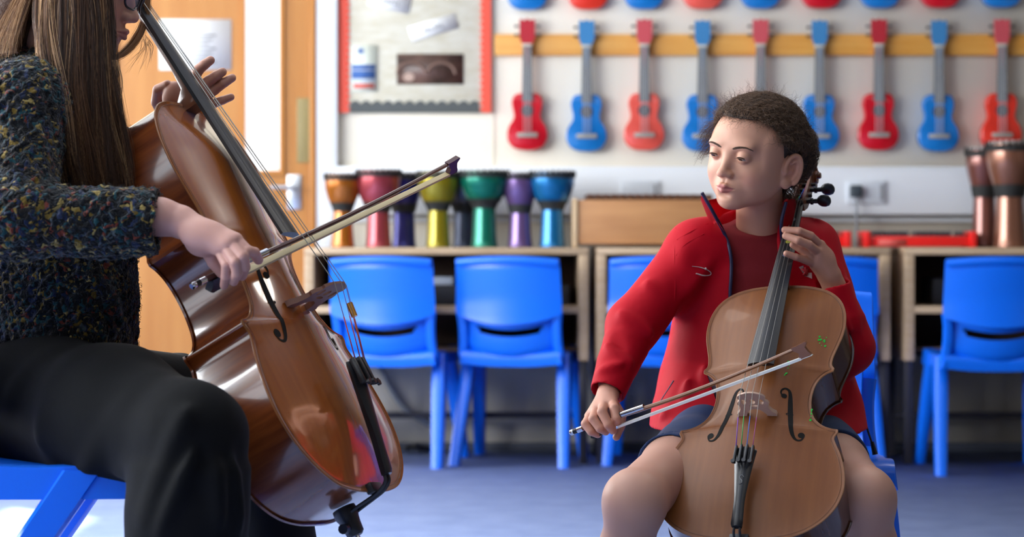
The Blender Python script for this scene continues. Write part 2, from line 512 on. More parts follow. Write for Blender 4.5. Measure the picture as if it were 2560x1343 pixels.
ph = sheet('photograph', 1076, 174, 166, 76, 0, M['brownphoto'], 'dark brown landscape photograph pinned on the pinboard', 'photo')
M['photolight'] = mat('photo_highlight', '#b59a8c', .5); M['photomid'] = mat('photo_midtone', '#7a6056', .5)
def disc(bm, cx, cz, rx, rz, y0, y1, n=20): add_prism(bm, [(cx+rx*math.cos(2*PI*k/n), cz+rz*math.sin(2*PI*k/n)) for k in range(n)], y0, y1)
bm = bmesh.new(); disc(bm, -.084, -.032, .022, .017, -.0016, -.001); fin('pale_blob', bm, M['photolight'], ph)
bm = bmesh.new()
for cx in (-.075, .045):
    add_tube(bm, [(cx+.055*math.cos(a), -.0012, -.02+.045*math.sin(a)) for a in [PI*k/12 for k in range(13)]], .006, 4)
fin('pale_arches', bm, M['photomid'], ph)

# ------------------------------------------------------------------ sockets, plug and cables
M['socket'] = mat('socket_white', '#d3d9e0', .35); M['plug'] = mat('plug_grey', '#3c464e', .5); M['slot'] = mat('grey_shadow_and_cable', '#8c9096', .6)  # slot grey paints the slot shadows and also colours the plug cable
TY = WALL_Y-.075
def sockets(cx, label):
    s = tag(empty('wall_socket', (wx(cx, TY), TY, wz(481, TY))), label, 'socket')
    box('faceplate', -.075, .075, -.012, 0, -.045, .045, M['socket'], s, .004)
    return s
s = sockets(2165, 'white double socket on the trunking with a dark plug in it')
box('slot_shadow_strip', .052, .066, -.015, -.012, -.03, .03, M['slot'], s, .001)  # grey strip painting the shadow of a slot
s2 = sockets(1600, 'white double socket on the trunking above the wooden xylophone')
box('slot_shadow_strip', .052, .062, -.015, -.012, -.03, .03, M['slot'], s2, .001)  # same painted slot shadow on the second socket
p = tag(empty('plug', (wx(2137, TY), TY-.0125, wz(480, TY))), 'dark grey mains plug with cable in the wall socket', 'plug')
bm = bmesh.new(); add_box(bm, -.024, .024, -.032, 0, -.022, .026, .008, 3); fin('plug_body', bm, M['plug'], p)
bm = bmesh.new(); add_tube(bm, spline([(0, -.02, -.02), (0, -.03, -.08), (.002, -.02, -.15), (0, -.03, -.21), (-.004, -.05, -.268)], 5), .006); fin('cable', bm, M['slot'], p)
M['wire'] = mat('grey_cable', '#8f959c', .6)
pts = [at(x, y, WALL_Y-.02) for x, y in ((938, 905), (958, 935), (978, 975), (1005, 1015), (1040, 1042), (1075, 1062))]
bm = bmesh.new(); add_tube(bm, spline(pts, 6), .012, 8, True); tag(fin('wall_cable', bm, M['wire']), 'grey cable sagging along the wall under the desk behind the left cello', 'cable')
pts = [Vector((wx(1020), WALL_Y-.06, .02)), Vector((wx(1040), WALL_Y-.09, .03)), Vector((wx(1058), WALL_Y-.07, .02)), Vector((wx(1080), WALL_Y-.05, .012))]
bm = bmesh.new(); add_tube(bm, spline(pts, 6), .012, 8, True); tag(fin('floor_cable', bm, M['black']), 'short dark cable lying on the carpet against the back wall', 'cable')
# ------------------------------------------------------------------ ukulele rail and ukuleles
tag(box('wall_rail', wx(1236, 8.03), XR-.02, WALL_Y-.025, WALL_Y, wz(140), wz(87), M['rail']), 'long orange pine rail carrying the lower row of ukuleles', 'rail')
M['u_blue'] = mat('ukulele_blue', '#0f74c4', .3, coat=.3); M['u_red'] = mat('ukulele_crimson', '#c70a22', .3, coat=.3)
M['u_coral'] = mat('ukulele_coral', '#e2584c', .3, coat=.3); M['u_orange'] = mat('ukulele_orange_red', '#dc3424', .3, coat=.3)
M['u_bluehead'] = mat('ukulele_blue_head', '#3f82b8', .3, coat=.3); M['u_redhead'] = mat('ukulele_red_head', '#b52a36', .3, coat=.3)
M['u_pinkhead'] = mat('ukulele_pink_head', '#c9525a', .3, coat=.3)
M['fretboard'] = mat('grey_fretboard', '#5d6062', .5); M['hole'] = mat('soundhole_dark', '#3d3a42', .6); M['u_bridge'] = mat('ukulele_bridge_grey', '#a09d96', .5)
M['u_string'] = mat('nylon_string', '#cfd2d6', .4); M['nutwhite'] = mat('nut_ivory', '#c9c4b4', .5); M['tuner'] = mat('tuner_dark', '#3a332f', .5)

def uke_outline():
    h = [(0, 0), (.03, .002), (.058, .014), (.076, .04), (.079, .066), (.071, .094), (.056, .118), (.0515, .136), (.055, .158), (.06, .18), (.058, .2), (.048, .216), (.03, .222), (0, .223)]
    s = spline([Vector((a, 0, b)) for a, b in h], 4)
    r = [(p.x, p.z) for p in s]
    return r+[(-a, b) for a, b in reversed(r[1:-1])]
def make_uke(body, head):
    u = empty('ukulele')
    ol = uke_outline(); bm = bmesh.new()
    rings = []
    for y, inset in ((0, .004), (-.004, 0), (-.046, 0), (-.050, .004)):
        rings.append([Vector((a*(1-inset/.07), y, .1+(b-.1)*(1-inset/.1))) for a, b in ol])
    add_rings(bm, rings); b_ = fin('body', bm, body, u)
    bm = bmesh.new(); disc(bm, 0, .155, .0245, .0245, -.0512, -.0498, 28); fin('soundhole', bm, M['hole'], u)
    bm = bmesh.new(); add_box(bm, -.04, .04, -.058, -.049, .05, .068, .003); fin('bridge', bm, M['u_bridge'], u)
    bm = bmesh.new(); add_prism(bm, [(-.0215, .19), (.0215, .19), (.017, .405), (-.017, .405)], -.058, -.050)
    for k in range(12):
        z = .405-.215*(1-2**(-k/12))*1.55; add_box(bm, -.018, .018, -.0588, -.0578, z-.001, z)
    fin('fretboard', bm, M['fretboard'], u)
    bm = bmesh.new(); add_tube(bm, [(0, -.04, .21), (0, -.042, .41)], .017, 10); fin('neck', bm, head, u)
    bm = bmesh.new(); add_box(bm, -.019, .019, -.06, -.042, .405, .416, .002); fin('nut', bm, M['nutwhite'], u)
    bm = bmesh.new()
    add_prism(bm, [(-.02, .416), (.02, .416), (.03, .44), (.0305, .505), (.026, .514), (.012, .507), (0, .516), (-.012, .507), (-.026, .514), (-.0305, .505), (-.03, .44)], -.054, -.04)
    fin('headstock', bm, head, u)
    for sx in (-1, 1):
        for z in (.45, .485):
            bm = bmesh.new(); add_tube(bm, [(sx*.024, -.047, z), (sx*.04, -.047, z)], .0025, 6); add_lathe(bm, [(0, -.006), (.007, -.004), (.007, .004), (0, .006)], 10, (sx*.044, -.047, z))
            fin('tuner', bm, M['tuner'], u)
    for k in range(4):
        x = (k-1.5)
        bm = bmesh.new(); add_tube(bm, [(x*.009, -.0605, .06), (x*.0075, -.062, .41)], .0011, 5); fin('string', bm, M['u_string'], u)
    return u
PROT = {}
def uke(kind, px, pybot, label):
    body, head = {'blue': ('u_blue', 'u_bluehead'), 'red': ('u_red', 'u_redhead'), 'coral': ('u_coral', 'u_pinkhead'), 'orange': ('u_orange', 'u_pinkhead')}[kind]
    if kind not in PROT: o = PROT[kind] = make_uke(M[body], M[head])
    else: o = copy_tree(PROT[kind])
    Y = WALL_Y-.001
    o.location = (wx(px, Y-.03), Y, wz(pybot, Y-.03)); tag(o, label, 'ukulele')
    return o
LOW = [('red', 1318, 'crimson ukulele nearest the pinboard in the lower row'),
       ('blue', 1466, 'blue ukulele hanging between the crimson one by the pinboard and the coral one'),
       ('coral', 1610, 'coral pink ukulele in the lower row above the wooden xylophone'),
       ('blue', 1755, 'blue ukulele in the lower row half hidden by the front of the girl\'s hair'),
       ('coral', 1900, 'ukulele in the lower row whose body is hidden behind the girl\'s head'),
       ('blue', 2047, 'blue ukulele in the lower row just behind the back of the girl\'s head'),
       ('red', 2195, 'crimson ukulele in the lower row hanging above the wall socket'),
       ('blue', 2345, 'blue ukulele in the lower row beside the copper drums'),
       ('orange', 2502, 'orange red ukulele partly hidden by the tall copper drum')]
for k, px, l in LOW: uke(k, px, 376 if k != 'blue' else 379, l)['group'] = 'ukuleles in the lower row'
TOP = [('blue', 1318, 'blue'), ('orange', 1470, 'orange red'), ('blue', 1610, 'blue'), ('coral', 1757, 'coral'), ('blue', 1901, 'blue'), ('red', 2053, 'crimson'), ('blue', 2200, 'blue'), ('red', 2350, 'crimson'), ('blue', 2503, 'blue')]
for i, (k, px, c) in enumerate(TOP):
    und = ['crimson ukulele nearest the pinboard', 'blue ukulele between crimson and coral', 'coral ukulele above the xylophone', 'blue ukulele half hidden by the girl\'s front hair',
           'ukulele hidden behind the girl\'s head', 'blue ukulele behind the back of her head', 'crimson ukulele over the socket', 'blue ukulele beside the copper drums', 'orange red ukulele behind the copper drum'][i]
    uke(k, px, 25 - i*.7, '%s ukulele bottom above the %s' % (c, und))['group'] = 'ukuleles in the upper row'

# ------------------------------------------------------------------ desks
M['beech'] = mat('beech_edge', '#b79c7c', .5, var=(10, '#c2a98c', (1, 6, 6))); M['desk_in'] = mat('dark_desk_panel', '#5c4a40', .7); M['deskgrey'] = mat('desk_side_grey', '#4a4750', .6)
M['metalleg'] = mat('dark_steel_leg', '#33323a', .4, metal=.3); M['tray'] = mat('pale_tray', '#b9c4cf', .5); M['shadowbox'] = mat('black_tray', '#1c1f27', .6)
DF, DB = 7.56, 7.965
def desk(px0, px1, label, ztop=.801, shelf=766):
    x0, x1 = wx(px0, DF), wx(px1, DF); xc = (x0+x1)/2; w = (x1-x0)/2
    d = tag(empty('desk', (xc, (DF+DB)/2, 0)), label, 'desk', 'beech edged desks along the back wall'); hy = (DB-DF)/2
    zb = CAMH-(903-HOR)/FPX*DF; zs = CAMH-(shelf-HOR)/FPX*DF
    def edged(nm, bm2, bm1):  # beech lipping + dark panel
        fin(nm, bm1, M['beech'], d)
    bm = bmesh.new(); add_box(bm, -w, w, -hy, hy, ztop-.026, ztop, .003); fin('desktop', bm, M['beech'], d)
    for s in (-1, 1):
        bm = bmesh.new(); add_box(bm, *(sorted((s*w, s*(w-.036)))), -hy, hy, zb, ztop-.027, .003); fin('side_panel', bm, M['beech'], d)
    bm = bmesh.new(); add_box(bm, -w+.037, w-.037, -hy, hy-.02, zs-.026, zs, .002); fin('shelf', bm, M['beech'], d)
    bm = bmesh.new(); add_box(bm, -w+.037, w-.037, hy-.018, hy, zb, ztop-.027); fin('back_panel', bm, M['desk_in'], d)
    bm = bmesh.new(); add_box(bm, -w+.037, w-.037, -hy+.06, hy-.02, zb+.03, zb+.045); fin('bottom_panel', bm, M['desk_in'], d)
    for sx in (-1, 1):
        for sy in (-1, 1):
            bm = bmesh.new(); x = sx*(w-.018)
            add_box(bm, x-.015, x+.015, sy*(hy-.03)-.015, sy*(hy-.03)+.015, 0, zb, .003); fin('leg', bm, M['metalleg'], d)
    bm = bmesh.new(); add_box(bm, -w+.03, w-.03, hy-.045, hy-.02, .14, .165, .002); fin('stretcher', bm, M['metalleg'], d)
    return d
desk(760, 1471, 'beech edged desk carrying the row of coloured drums')
desk(1491, 2226, 'beech edged desk standing behind the girl')
desk(2262, 2990, 'beech edged desk carrying the copper drums at the right edge')
tag(box('plastic_tray', wx(1087, 7.8), wx(1135, 7.8), 7.66, 7.9, wz(713, 7.66), wz(693, 7.66), M['tray']), 'pale tray edge on the shelf between the two blue chairs', 'tray')
DT = bpy.data.objects
tr = DT['plastic_tray']; bm = bmesh.new()
zs_ = CAMH-(766-HOR)/FPX*DF+.001
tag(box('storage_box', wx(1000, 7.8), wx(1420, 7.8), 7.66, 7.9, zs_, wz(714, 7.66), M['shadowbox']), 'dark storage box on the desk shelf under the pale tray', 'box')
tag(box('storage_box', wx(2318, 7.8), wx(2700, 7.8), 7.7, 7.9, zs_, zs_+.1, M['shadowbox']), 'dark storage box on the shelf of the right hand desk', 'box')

# ------------------------------------------------------------------ djembes
M['drumhead'] = mat('drum_skin', '#cfcdc6', .7); M['drumrope'] = mat('black_drum_band', '#20211f', .7)
def drum_prof(h, R, rw, rf, zw, inset=0.):
    pts = [(rf*.97, 0), (rf, .006), (rf*.93, h*.1), (rw*1.02, zw*.8), (rw, zw), (rw*1.06, zw+h*.03), (R*.76, zw+h*.12), (R*.92, zw+h*.25), (R*.98, h*.86), (R, h)]
    s = spline([Vector((a, 0, b)) for a, b in pts], 5); return [(p.x, p.z) for p in s]
def drum(px, ptop, pbot, Y, Rpx, rwpx, rfpx, pw, m, label, ztop=.802, mfoot=None, group='coloured goblet drums on the desk'):
    k = Y/FPX; h = (pbot-ptop)*k; d = tag(empty('djembe', (wx(px, Y), Y, ztop)), label, 'drum', group)
    R, rw, rf, zw = Rpx*k/2, rwpx*k/2, rfpx*k/2, (pbot-pw)*k
    lathe('shell', drum_prof(h*.97, R, rw, rf, zw), m, d)
    lathe('drumhead', [(0, h*.972), (R*.9, h*.972), (R*.97, h*.985), (R*.93, h), (0, h)], M['drumhead'], d)
    bm = bmesh.new()
    add_lathe(bm, [(R*.98, h*.90), (R*1.025, h*.905), (R*1.035, h*.955), (R*.99, h*.962)], 32); fin('rim_band', bm, M['drumrope'], d)
    bm = bmesh.new()
    for q in range(24):
        a = 2*PI*q/24; add_tube(bm, [(R*1.03*math.cos(a), R*1.03*math.sin(a), h*.93), (R*1.0*math.cos(a), R*1.0*math.sin(a), h*1.0)], .0035, 5)
    fin('rim_lacing', bm, M['drumrope'], d)
    lathe('waist_band', [(rw*1.0, zw-h*.03), (rw*1.1, zw-h*.025), (rw*1.17, zw+h*.02), (R*.72, zw+h*.085), (R*.68, zw+h*.095), (rw, zw+h*.07)], M['drumrope'], d)
    return d
def dm(n, c): M[n] = mat(n, tuple(v*.62 for v in srgb(c)[:3])+(1.0,), .25, metal=.5, coat=.35); return M[n]
D1, D2 = 7.68, 7.83
drum(1010, 428, 615, D2, 95, 52, 62, 523, dm('drum_indigo', '#3b3a9a'), 'indigo goblet drum standing behind the pinkish red one')
drum(1160, 428, 615, D2, 95, 50, 58, 523, dm('drum_slate', '#56607c'), 'slate grey goblet drum half hidden behind the green one')
drum(857, 430, 615, D1, 92, 46, 60, 520, dm('drum_orange', '#d1791f'), 'orange brown goblet drum next to the white door post')
drum(946, 420, 615, D1, 112, 54, 66, 521, dm('drum_pink', '#c9515a'), 'pinkish red goblet drum beside the orange brown one')
drum(1095, 424, 615, D1, 104, 50, 62, 518, dm('drum_yellow', '#b7a51c'), 'yellow goblet drum behind the tip of the long bow')
drum(1211, 422, 615, D1, 124, 56, 68, 512, dm('drum_green', '#0d8f74'), 'emerald green goblet drum in the middle of the row')
drum(1300, 428, 615, D1, 90, 50, 64, 524, dm('drum_purple', '#8a6aa6'), 'purple goblet drum between the green and blue ones')
drum(1381, 424, 615, D1-.03, 112, 54, 66, 516, dm('drum_azure', '#1285c8'), 'azure blue goblet drum beside the wooden xylophone')
M['copper'] = mat('copper_drum', '#93624c', .25, metal=.55, coat=.5); M['copper2'] = mat('dark_copper_drum', '#7d4b40', .25, metal=.5, coat=.5)
drum(2460, 372, 622, 7.83, 92, 52, 66, 490, M['copper2'], 'dark copper goblet drum left of the taller copper drum', group='copper goblet drums')
drum(2524, 360, 625, 7.67, 116, 66, 82, 492, M['copper'], 'tall polished copper goblet drum at the right edge', group='copper goblet drums')
drum(2610, 372, 622, 7.80, 110, 60, 76, 490, M['copper2'], 'copper goblet drum cut off by the right edge of the picture', group='copper goblet drums')

# ------------------------------------------------------------------ xylophone and red glockenspiels
M['xylo'] = mat('xylophone_box_wood', '#b07b4c', .5, var=(5, '#bd8856', (1, 4, 6))); M['xbar'] = mat('rosewood_bars', '#5a3a28', .4); M['xside'] = mat('pale_wood_end', '#cdb08a', .5)
XY = 7.72
x = tag(empty('xylophone', (wx(1620, XY), XY, .802)), 'wooden box xylophone with dark bars behind the girl\'s shoulder', 'xylophone')
hw = (1812-1430)/2*XY/FPX; hz = (615-498)*XY/FPX
bm = bmesh.new(); add_box(bm, -hw+.018, hw-.018, -.13, .13, .012, hz, .003); fin('resonator_box', bm, M['xylo'], x)
for s in (-1, 1): box('end_panel', *sorted((s*hw, s*(hw-.018))), -.14, .14, 0, hz+.006, M['xside'], x)
for k in range(16):
    cx = -hw+.05+(2*hw-.1)*(k+.5)/16
    bm = bmesh.new(); add_box(bm, cx-.0135, cx+.0135, -.12+.003*k, .12-.003*k, hz+.003, hz+.022, .003); fin('bar', bm, M['xbar'], x)
M['glock'] = mat('red_glockenspiel_case', '#e8231f', .35, coat=.2); M['glockbar'] = mat('grey_metal_bars', '#4a4c52', .35, metal=.5); M['gloss_label'] = mat('faded_label', '#dd6058', .6)
def glock(px0, px1, label, lab=True):
    Y = 7.72; g = tag(empty('glockenspiel', (wx((px0+px1)/2, Y), Y, .802)), label, 'glockenspiel', 'red glockenspiels'); w = (px1-px0)/2*Y/FPX; h = (621-588)*Y/FPX
    bm = bmesh.new(); add_box(bm, -w+.012, w-.012, -.07, .07, .003, h*.85, .003); fin('case', bm, M['glock'], g)
    for s in (-1, 1): box('end_cap', *sorted((s*w, s*(w-.024))), -.085, .085, 0, h*1.22, M['glock'], g, .004)
    n = 15
    for k in range(n):
        if k % 7 in (6,) : continue
        cx = -w+.04+(2*w-.08)*(k+.5)/n
        bm = bmesh.new(); add_box(bm, cx-.007, cx+.007, -.055, .055, h*.88, h*1.2, .002); fin('bar', bm, M['glockbar'], g)
    if lab: box('case_label', -w+.055, -w+.16, -.0715, -.0695, h*.15, h*.6, M['gloss_label'], g, 0)
    return g
glock(2151, 2430, 'long red glockenspiel on the desk left of the copper drums')
glock(1835, 2119, 'red glockenspiel on the desk mostly hidden behind the girl\'s shoulder')

# ------------------------------------------------------------------ blue moulded school chairs
M['chair'] = mat('blue_chair_plastic', '#0a6cf0', .3, spec=.5, bump=(900, .04, .0006))
def chair_parts():
    """local frame: +y is the way the sitter faces, origin on the floor under the seat centre; 0.77 m tall"""
    c = empty('school_chair')
    # back rest: upper shell with rolled lip, step, narrower lower shell with the smile-shaped slot
    prof = [(-.262, .742, .188), (-.268, .756, .190), (-.262, .768, .191), (-.249, .770, .191), (-.241, .758, .192), (-.236, .72, .192), (-.229, .67, .1935), (-.223, .62, .195), (-.224, .575, .196), (-.226, .555, .193)]
    def bulge(u): return -.035*(1-u*u)
    bm = bmesh.new(); N = 21; rows = []
    for i, (y, z, w) in enumerate(spline([Vector(p) for p in prof], 3)):
        drop = max(0, (.60-z)/.045); rows.append([Vector((w*u*(1-.0*drop), y+bulge(u)*(1 if z < .74 else .8), z-(.036*(1-u*u) if z < .6 else 0)*min(1, drop)-.010*u*u*(z > .6))) for u in [2*k/(N-1)-1 for k in range(N)]])
    g = [[bm.verts.new(p) for p in r] for r in rows]
    for a, b in zip(g[:-1], g[1:]):
        for k in range(N-1): bm.faces.new((a[k], a[k+1], b[k+1], b[k]))
    # lower shell
    low = [(-.208, .60, .170), (-.206, .57, .168), (-.201, .545, .167), (-.198, .532, .166), (-.196, .519, .166), (-.194, .506, .166), (-.19, .46, .168), (-.178, .435, .168), (-.155, .42, .168)]
    N2 = 33; rows = []
    for y, z, w in low:
        rows.append([Vector((w*u, y+bulge(u)*.9, z-.032*(1-u*u))) for u in [2*k/(N2-1)-1 for k in range(N2)]])
    g2 = [[bm.verts.new(p) for p in r] for r in rows]
    for i in range(len(g2)-1):
        for k in range(N2-1):
            if i in (3, 4) and 4+(i == 4) <= k < N2-5-(i == 4): continue      # the slot
            bm.faces.new((g2[i][k], g2[i][k+1], g2[i+1][k+1], g2[i+1][k]))
    bmesh.ops.recalc_face_normals(bm, faces=bm.faces[:])
    bmesh.ops.solidify(bm, geom=bm.faces[:], thickness=.008)
    # side ribs that run down from the wings
    for s in (-1, 1):
        add_tube(bm, spline([(s*.182, -.222, .57), (s*.176, -.212, .52), (s*.176, -.2, .46), (s*.182, -.185, .40)], 4), .012, 8, True, (1, 1.5))
    b = fin('backrest', bm, M['chair'], c)
    # seat pan with waterfall front and deep skirts
    bm = bmesh.new(); rows = []
    sp = [(-.2, .375, .184), (-.205, .41, .186), (-.19, .428, .186), (-.14, .424, .188), (-.05, .420, .192), (.05, .424, .194), (.12, .432, .194), (.165, .43, .194), (.188, .415, .193), (.195, .385, .192)]
    for y, z, w in spline([Vector(p) for p in sp], 3):
        rows.append([Vector((w*u, y, z-(.012*(1-abs(u)**2.5)) if abs(u) < .99 else z-.004)) for u in [2*k/(N-1)-1 for k in range(N)]])
    g = [[bm.verts.new(p) for p in r] for r in rows]
    for a, d in zip(g[:-1], g[1:]):
        for k in range(N-1): bm.faces.new((a[k], a[k+1], d[k+1], d[k]))
    for r in (0, -1):   # side skirts
        k = 0 if r == 0 else N-1
        top = [row[k] for row in g]; s = -1 if r == 0 else 1
        bot = [bm.verts.new(Vector((v.co.x+s*.006, v.co.y, min(v.co.z, .372)))) for v in top]
        for i in range(len(top)-1):
            try: bm.faces.new((top[i], top[i+1], bot[i+1], bot[i]))
            except ValueError: pass
    bmesh.ops.remove_doubles(bm, verts=bm.verts[:], dist=.0006)
    bmesh.ops.recalc_face_normals(bm, faces=bm.faces[:])
    bmesh.ops.solidify(bm, geom=bm.faces[:], thickness=.007)
    fin('seat', bm, M['chair'], c)
    for sx in (-1, 1):
        for (y0, z0, y1, x1) in ((-.075, .40, -.225, .205), (.06, .40, .195, .205)):
            bm = bmesh.new(); a = Vector((sx*.178, y0, z0+.012)); e = Vector((sx*x1, y1, 0))
            rings = []
            for t, hx, hy in ((0, .022, .026), (.3, .023, .025), (1, .018, .020)):
                q = a.lerp(e, t); rings.append([q+Vector((sx_*hx, sy_*hy, 0)) for sx_, sy_ in ((-1, -1), (-.55, -1.25), (.55, -1.25), (1, -1), (1, 1), (.55, 1.25), (-.55, 1.25), (-1, 1))])
            add_rings(bm, rings); fin('leg', bm, M['chair'], c, ang=50)
    return c
CH = chair_parts()
def chair(x, y, rz, label, sc=1.0, group='blue chairs tucked under the desks', first=[True]):
    o = CH if first[0] else copy_tree(CH); first[0] = False
    o.location = (x, y, 0); o.rotation_euler = (0, 0, math.radians(rz)); o.scale = sc if isinstance(sc, tuple) else (sc,)*3
    return tag(o, label, 'chair', group)
def cx(px, Y): return (px-1280)/FPX*Y
chair(cx(952, 7.5)+.055, 7.70, -12, 'blue plastic chair standing directly right of the teacher\'s cello')
chair(cx(1270, 7.5)+.05, 7.71, -12, 'blue plastic chair under the desk below the green and azure drums')
chair(cx(1655, 7.5)+.034, 7.73, -8, 'blue plastic chair under the desk behind the red jacket sleeve holding the bow')
chair(cx(2070, 7.5), 7.74, -3, 'blue plastic chair under the desk behind the girl\'s left arm')
chair(cx(2500, 7.2), 7.42, -1, 'blue plastic chair at the right edge under the copper drums')
# ------------------------------------------------------------------ cellos and bows
def wood(name, c1, c2, rough, coat, st, sc=8, bump=None, spec=.5):
    return mat(name, c1, rough, coat=coat, var=(sc, c2, st), spec=spec)
M['t_top'] = wood('amber_varnish_spruce', '#96501f', '#a35c24', .2, 1.0, (14, .8, 4), 4)
M['t_rib'] = wood('red_brown_flamed_maple', '#5e2a14', '#83431d', .24, .6, (1.2, 9, 1), 7)
for n_ in ('t_top', 't_rib'): M[n_].node_tree.nodes['Principled BSDF'].inputs['Coat IOR'].default_value = 1.75
M['g_top'] = wood('brown_varnish_spruce', '#74421c', '#7e4b22', .42, .08, (14, .8, 4), 4, spec=.3)
M['g_rib'] = wood('brown_flamed_maple', '#4e2b1a', '#5e3720', .2, .6, (1.2, 9, 1), 7)
M['edge'] = mat('worn_edge', '#8a5a30', .4, coat=.2)
M['purf'] = mat('purfling_dark', '#4a2814', .4)
M['ebony'] = mat('ebony', '#1d1f23', .38, spec=.5); M['fhole'] = mat('f_hole_black', '#0a0706', .7)
M['maple'] = mat('neck_maple', '#6b3d22', .35, coat=.3); M['bridge'] = mat('pale_bridge_maple', '#c9a892', .5); M['bridge_t'] = mat('brown_bridge_maple', '#7a5240', .5)
M['wirestr'] = mat('steel_string', '#9a9890', .4, metal=.8); M['tailpiece'] = mat('black_tailpiece', '#1b1d21', .32)

HALF = [[(0, 0), (.06, .002), (.12, .014), (.168, .042), (.203, .085), (.2185, .135), (.216, .185), (.203, .232), (.187, .268), (.181, .285), (.188, .301)],
        [(.187, .309), (.168, .313), (.146, .324), (.127, .345), (.117, .375), (.1145, .405), (.118, .435), (.127, .458), (.141, .474), (.157, .483)],
        [(.158, .491), (.151, .503), (.152, .525), (.160, .558), (.168, .592), (.1705, .625), (.166, .665), (.150, .703), (.120, .732), (.08, .748), (.035, .755), (0, .755)]]
def half_outline(off=0.):
    out = []
    for seg in HALF:
        s = spline([Vector((a, b, 0)) for a, b in seg], 5); out += [(p.x, p.y) for p in s]
    if off:
        P = np.array(out); n = len(P); Q = P.copy()
        for i in range(n):
            a = P[max(i-1, 0)]; b = P[min(i+1, n-1)]; t = (b-a)/max(np.linalg.norm(b-a), 1e-9)
            nrm = np.array([t[1], -t[0]])      # outward for bottom->top on +x side
            Q[i] = P[i]-nrm*off
        Q[0, 0] = 0; Q[-1, 0] = 0; Q[:, 0] = np.maximum(Q[:, 0], 0)
        out = [tuple(q) for q in Q]
    return out
def full_outline(off=0.):
    h = half_outline(off); return h+[(-a, b) for a, b in reversed(h[1:-1])]
_hy = [b for a, b in half_outline()]; _hx = [a for a, b in half_outline()]
_o = np.argsort(_hy); _HY = np.array(_hy)[_o]; _HX = np.array(_hx)[_o]
def arch(s, A):
    s = max(0., min(1., s))
    if s < .09: return -.0012*math.sin(PI*s/.09)
    t = (s-.09)/.91; return A*(math.sin(PI/2*t)**1.35)
def plate_h(x, y, A=.026):
    w = float(np.interp(y, _HY, _HX)); return arch(1-abs(x)/max(w, 1e-4), A)
def plate(bm, z0, sign, A, th=.004):
    o = full_outline(); rings = []
    ss = [0, .02, .05, .09, .14, .2, .28, .38, .5, .63, .78, .93]
    rings.append([Vector((a, b, z0-sign*th)) for a, b in full_outline(.0005)])
    for s in ss:
        r = []
        for a, b in o:
            my = min(max(b, .15), .62); x = a*(1-s); y = b+(my-b)*s
            r.append(Vector((x, y, z0+sign*arch(s, A))))
        rings.append(r)
    vr = add_rings(bm, rings, True, False)
    # close the narrow middle
    last = vr[-1]; n = len(last)
    for i in range(n//2):
        a, b = last[i], last[(i+1) % n]; c, d = last[(n-i-1) % n], last[(n-i) % n]
        try: bm.faces.new((a, b, c, d) if len({a, b, c, d}) == 4 else tuple(dict.fromkeys((a, b, c, d))))
        except ValueError: pass

def fhole_mesh(side):
    """f-shaped inlay following the arch; side=+1 right"""
    pts = [(.050, .398), (.046, .405), (.0475, .414), (.055, .419), (.0635, .414), (.0675, .401), (.070, .38), (.074, .35), (.079, .32), (.085, .292), (.092, .276), (.100, .269), (.109, .271), (.114, .281)]
    wd = [.0015, .0018, .002, .0025, .0032, .004, .0052, .0058, .0056, .0046, .0034, .0025, .002, .0016]
    s = spline([Vector((a, b, 0)) for a, b in pts], 6)
    w = np.interp(np.linspace(0, 1, len(s)), np.linspace(0, 1, len(wd)), wd)
    bm = bmesh.new()
    def z(x, y): return plate_h(x, y)
    for lift, fl in ((.0009, 0),):
        rows = []
        for i, p in enumerate(s):
            t = (s[min(i+1, len(s)-1)]-s[max(i-1, 0)]).normalized(); nr = Vector((-t.y, t.x, 0))
            row = []
            for k in (-1, 0, 1):
                q = p+nr*w[i]*k; row.append(bm.verts.new(Vector((side*q.x, q.y, z(q.x, q.y)+lift))))
            rows.append(row)
        for a, b in zip(rows[:-1], rows[1:]):
            for k in (0, 1): bm.faces.new((a[k], a[k+1], b[k+1], b[k]))
    for cx_, cy_, r in ((.054, .397, .0065), (.108, .284, .0078)):
        c = bm.verts.new(Vector((side*cx_, cy_, z(cx_, cy_)+.001))); ring = []
        for k in range(20):
            x, y = cx_+r*math.cos(2*PI*k/20), cy_+r*math.sin(2*PI*k/20); ring.append(bm.verts.new(Vector((side*x, y, z(x, y)+.001))))
        for k in range(20): bm.faces.new((c, ring[k], ring[(k+1) % 20]))
    for q in ((.073, .345),):    # notches
        for s_ in (-1, 1):
            v = [bm.verts.new(Vector((side*(q[0]+s_*a), q[1]+b, z(q[0]+s_*a, q[1]+b)+.001))) for a, b in ((.005, -.004), (.005, .004), (.0095, 0))]
            bm.faces.new(v)
    bmesh.ops.solidify(bm, geom=bm.faces[:], thickness=.0006)
    return bm

def fbz(y): return .0365-.13*(y-.755)     # fingerboard surface height
NUT_Y, FB_END, BR_Y = 1.035, .452, .338

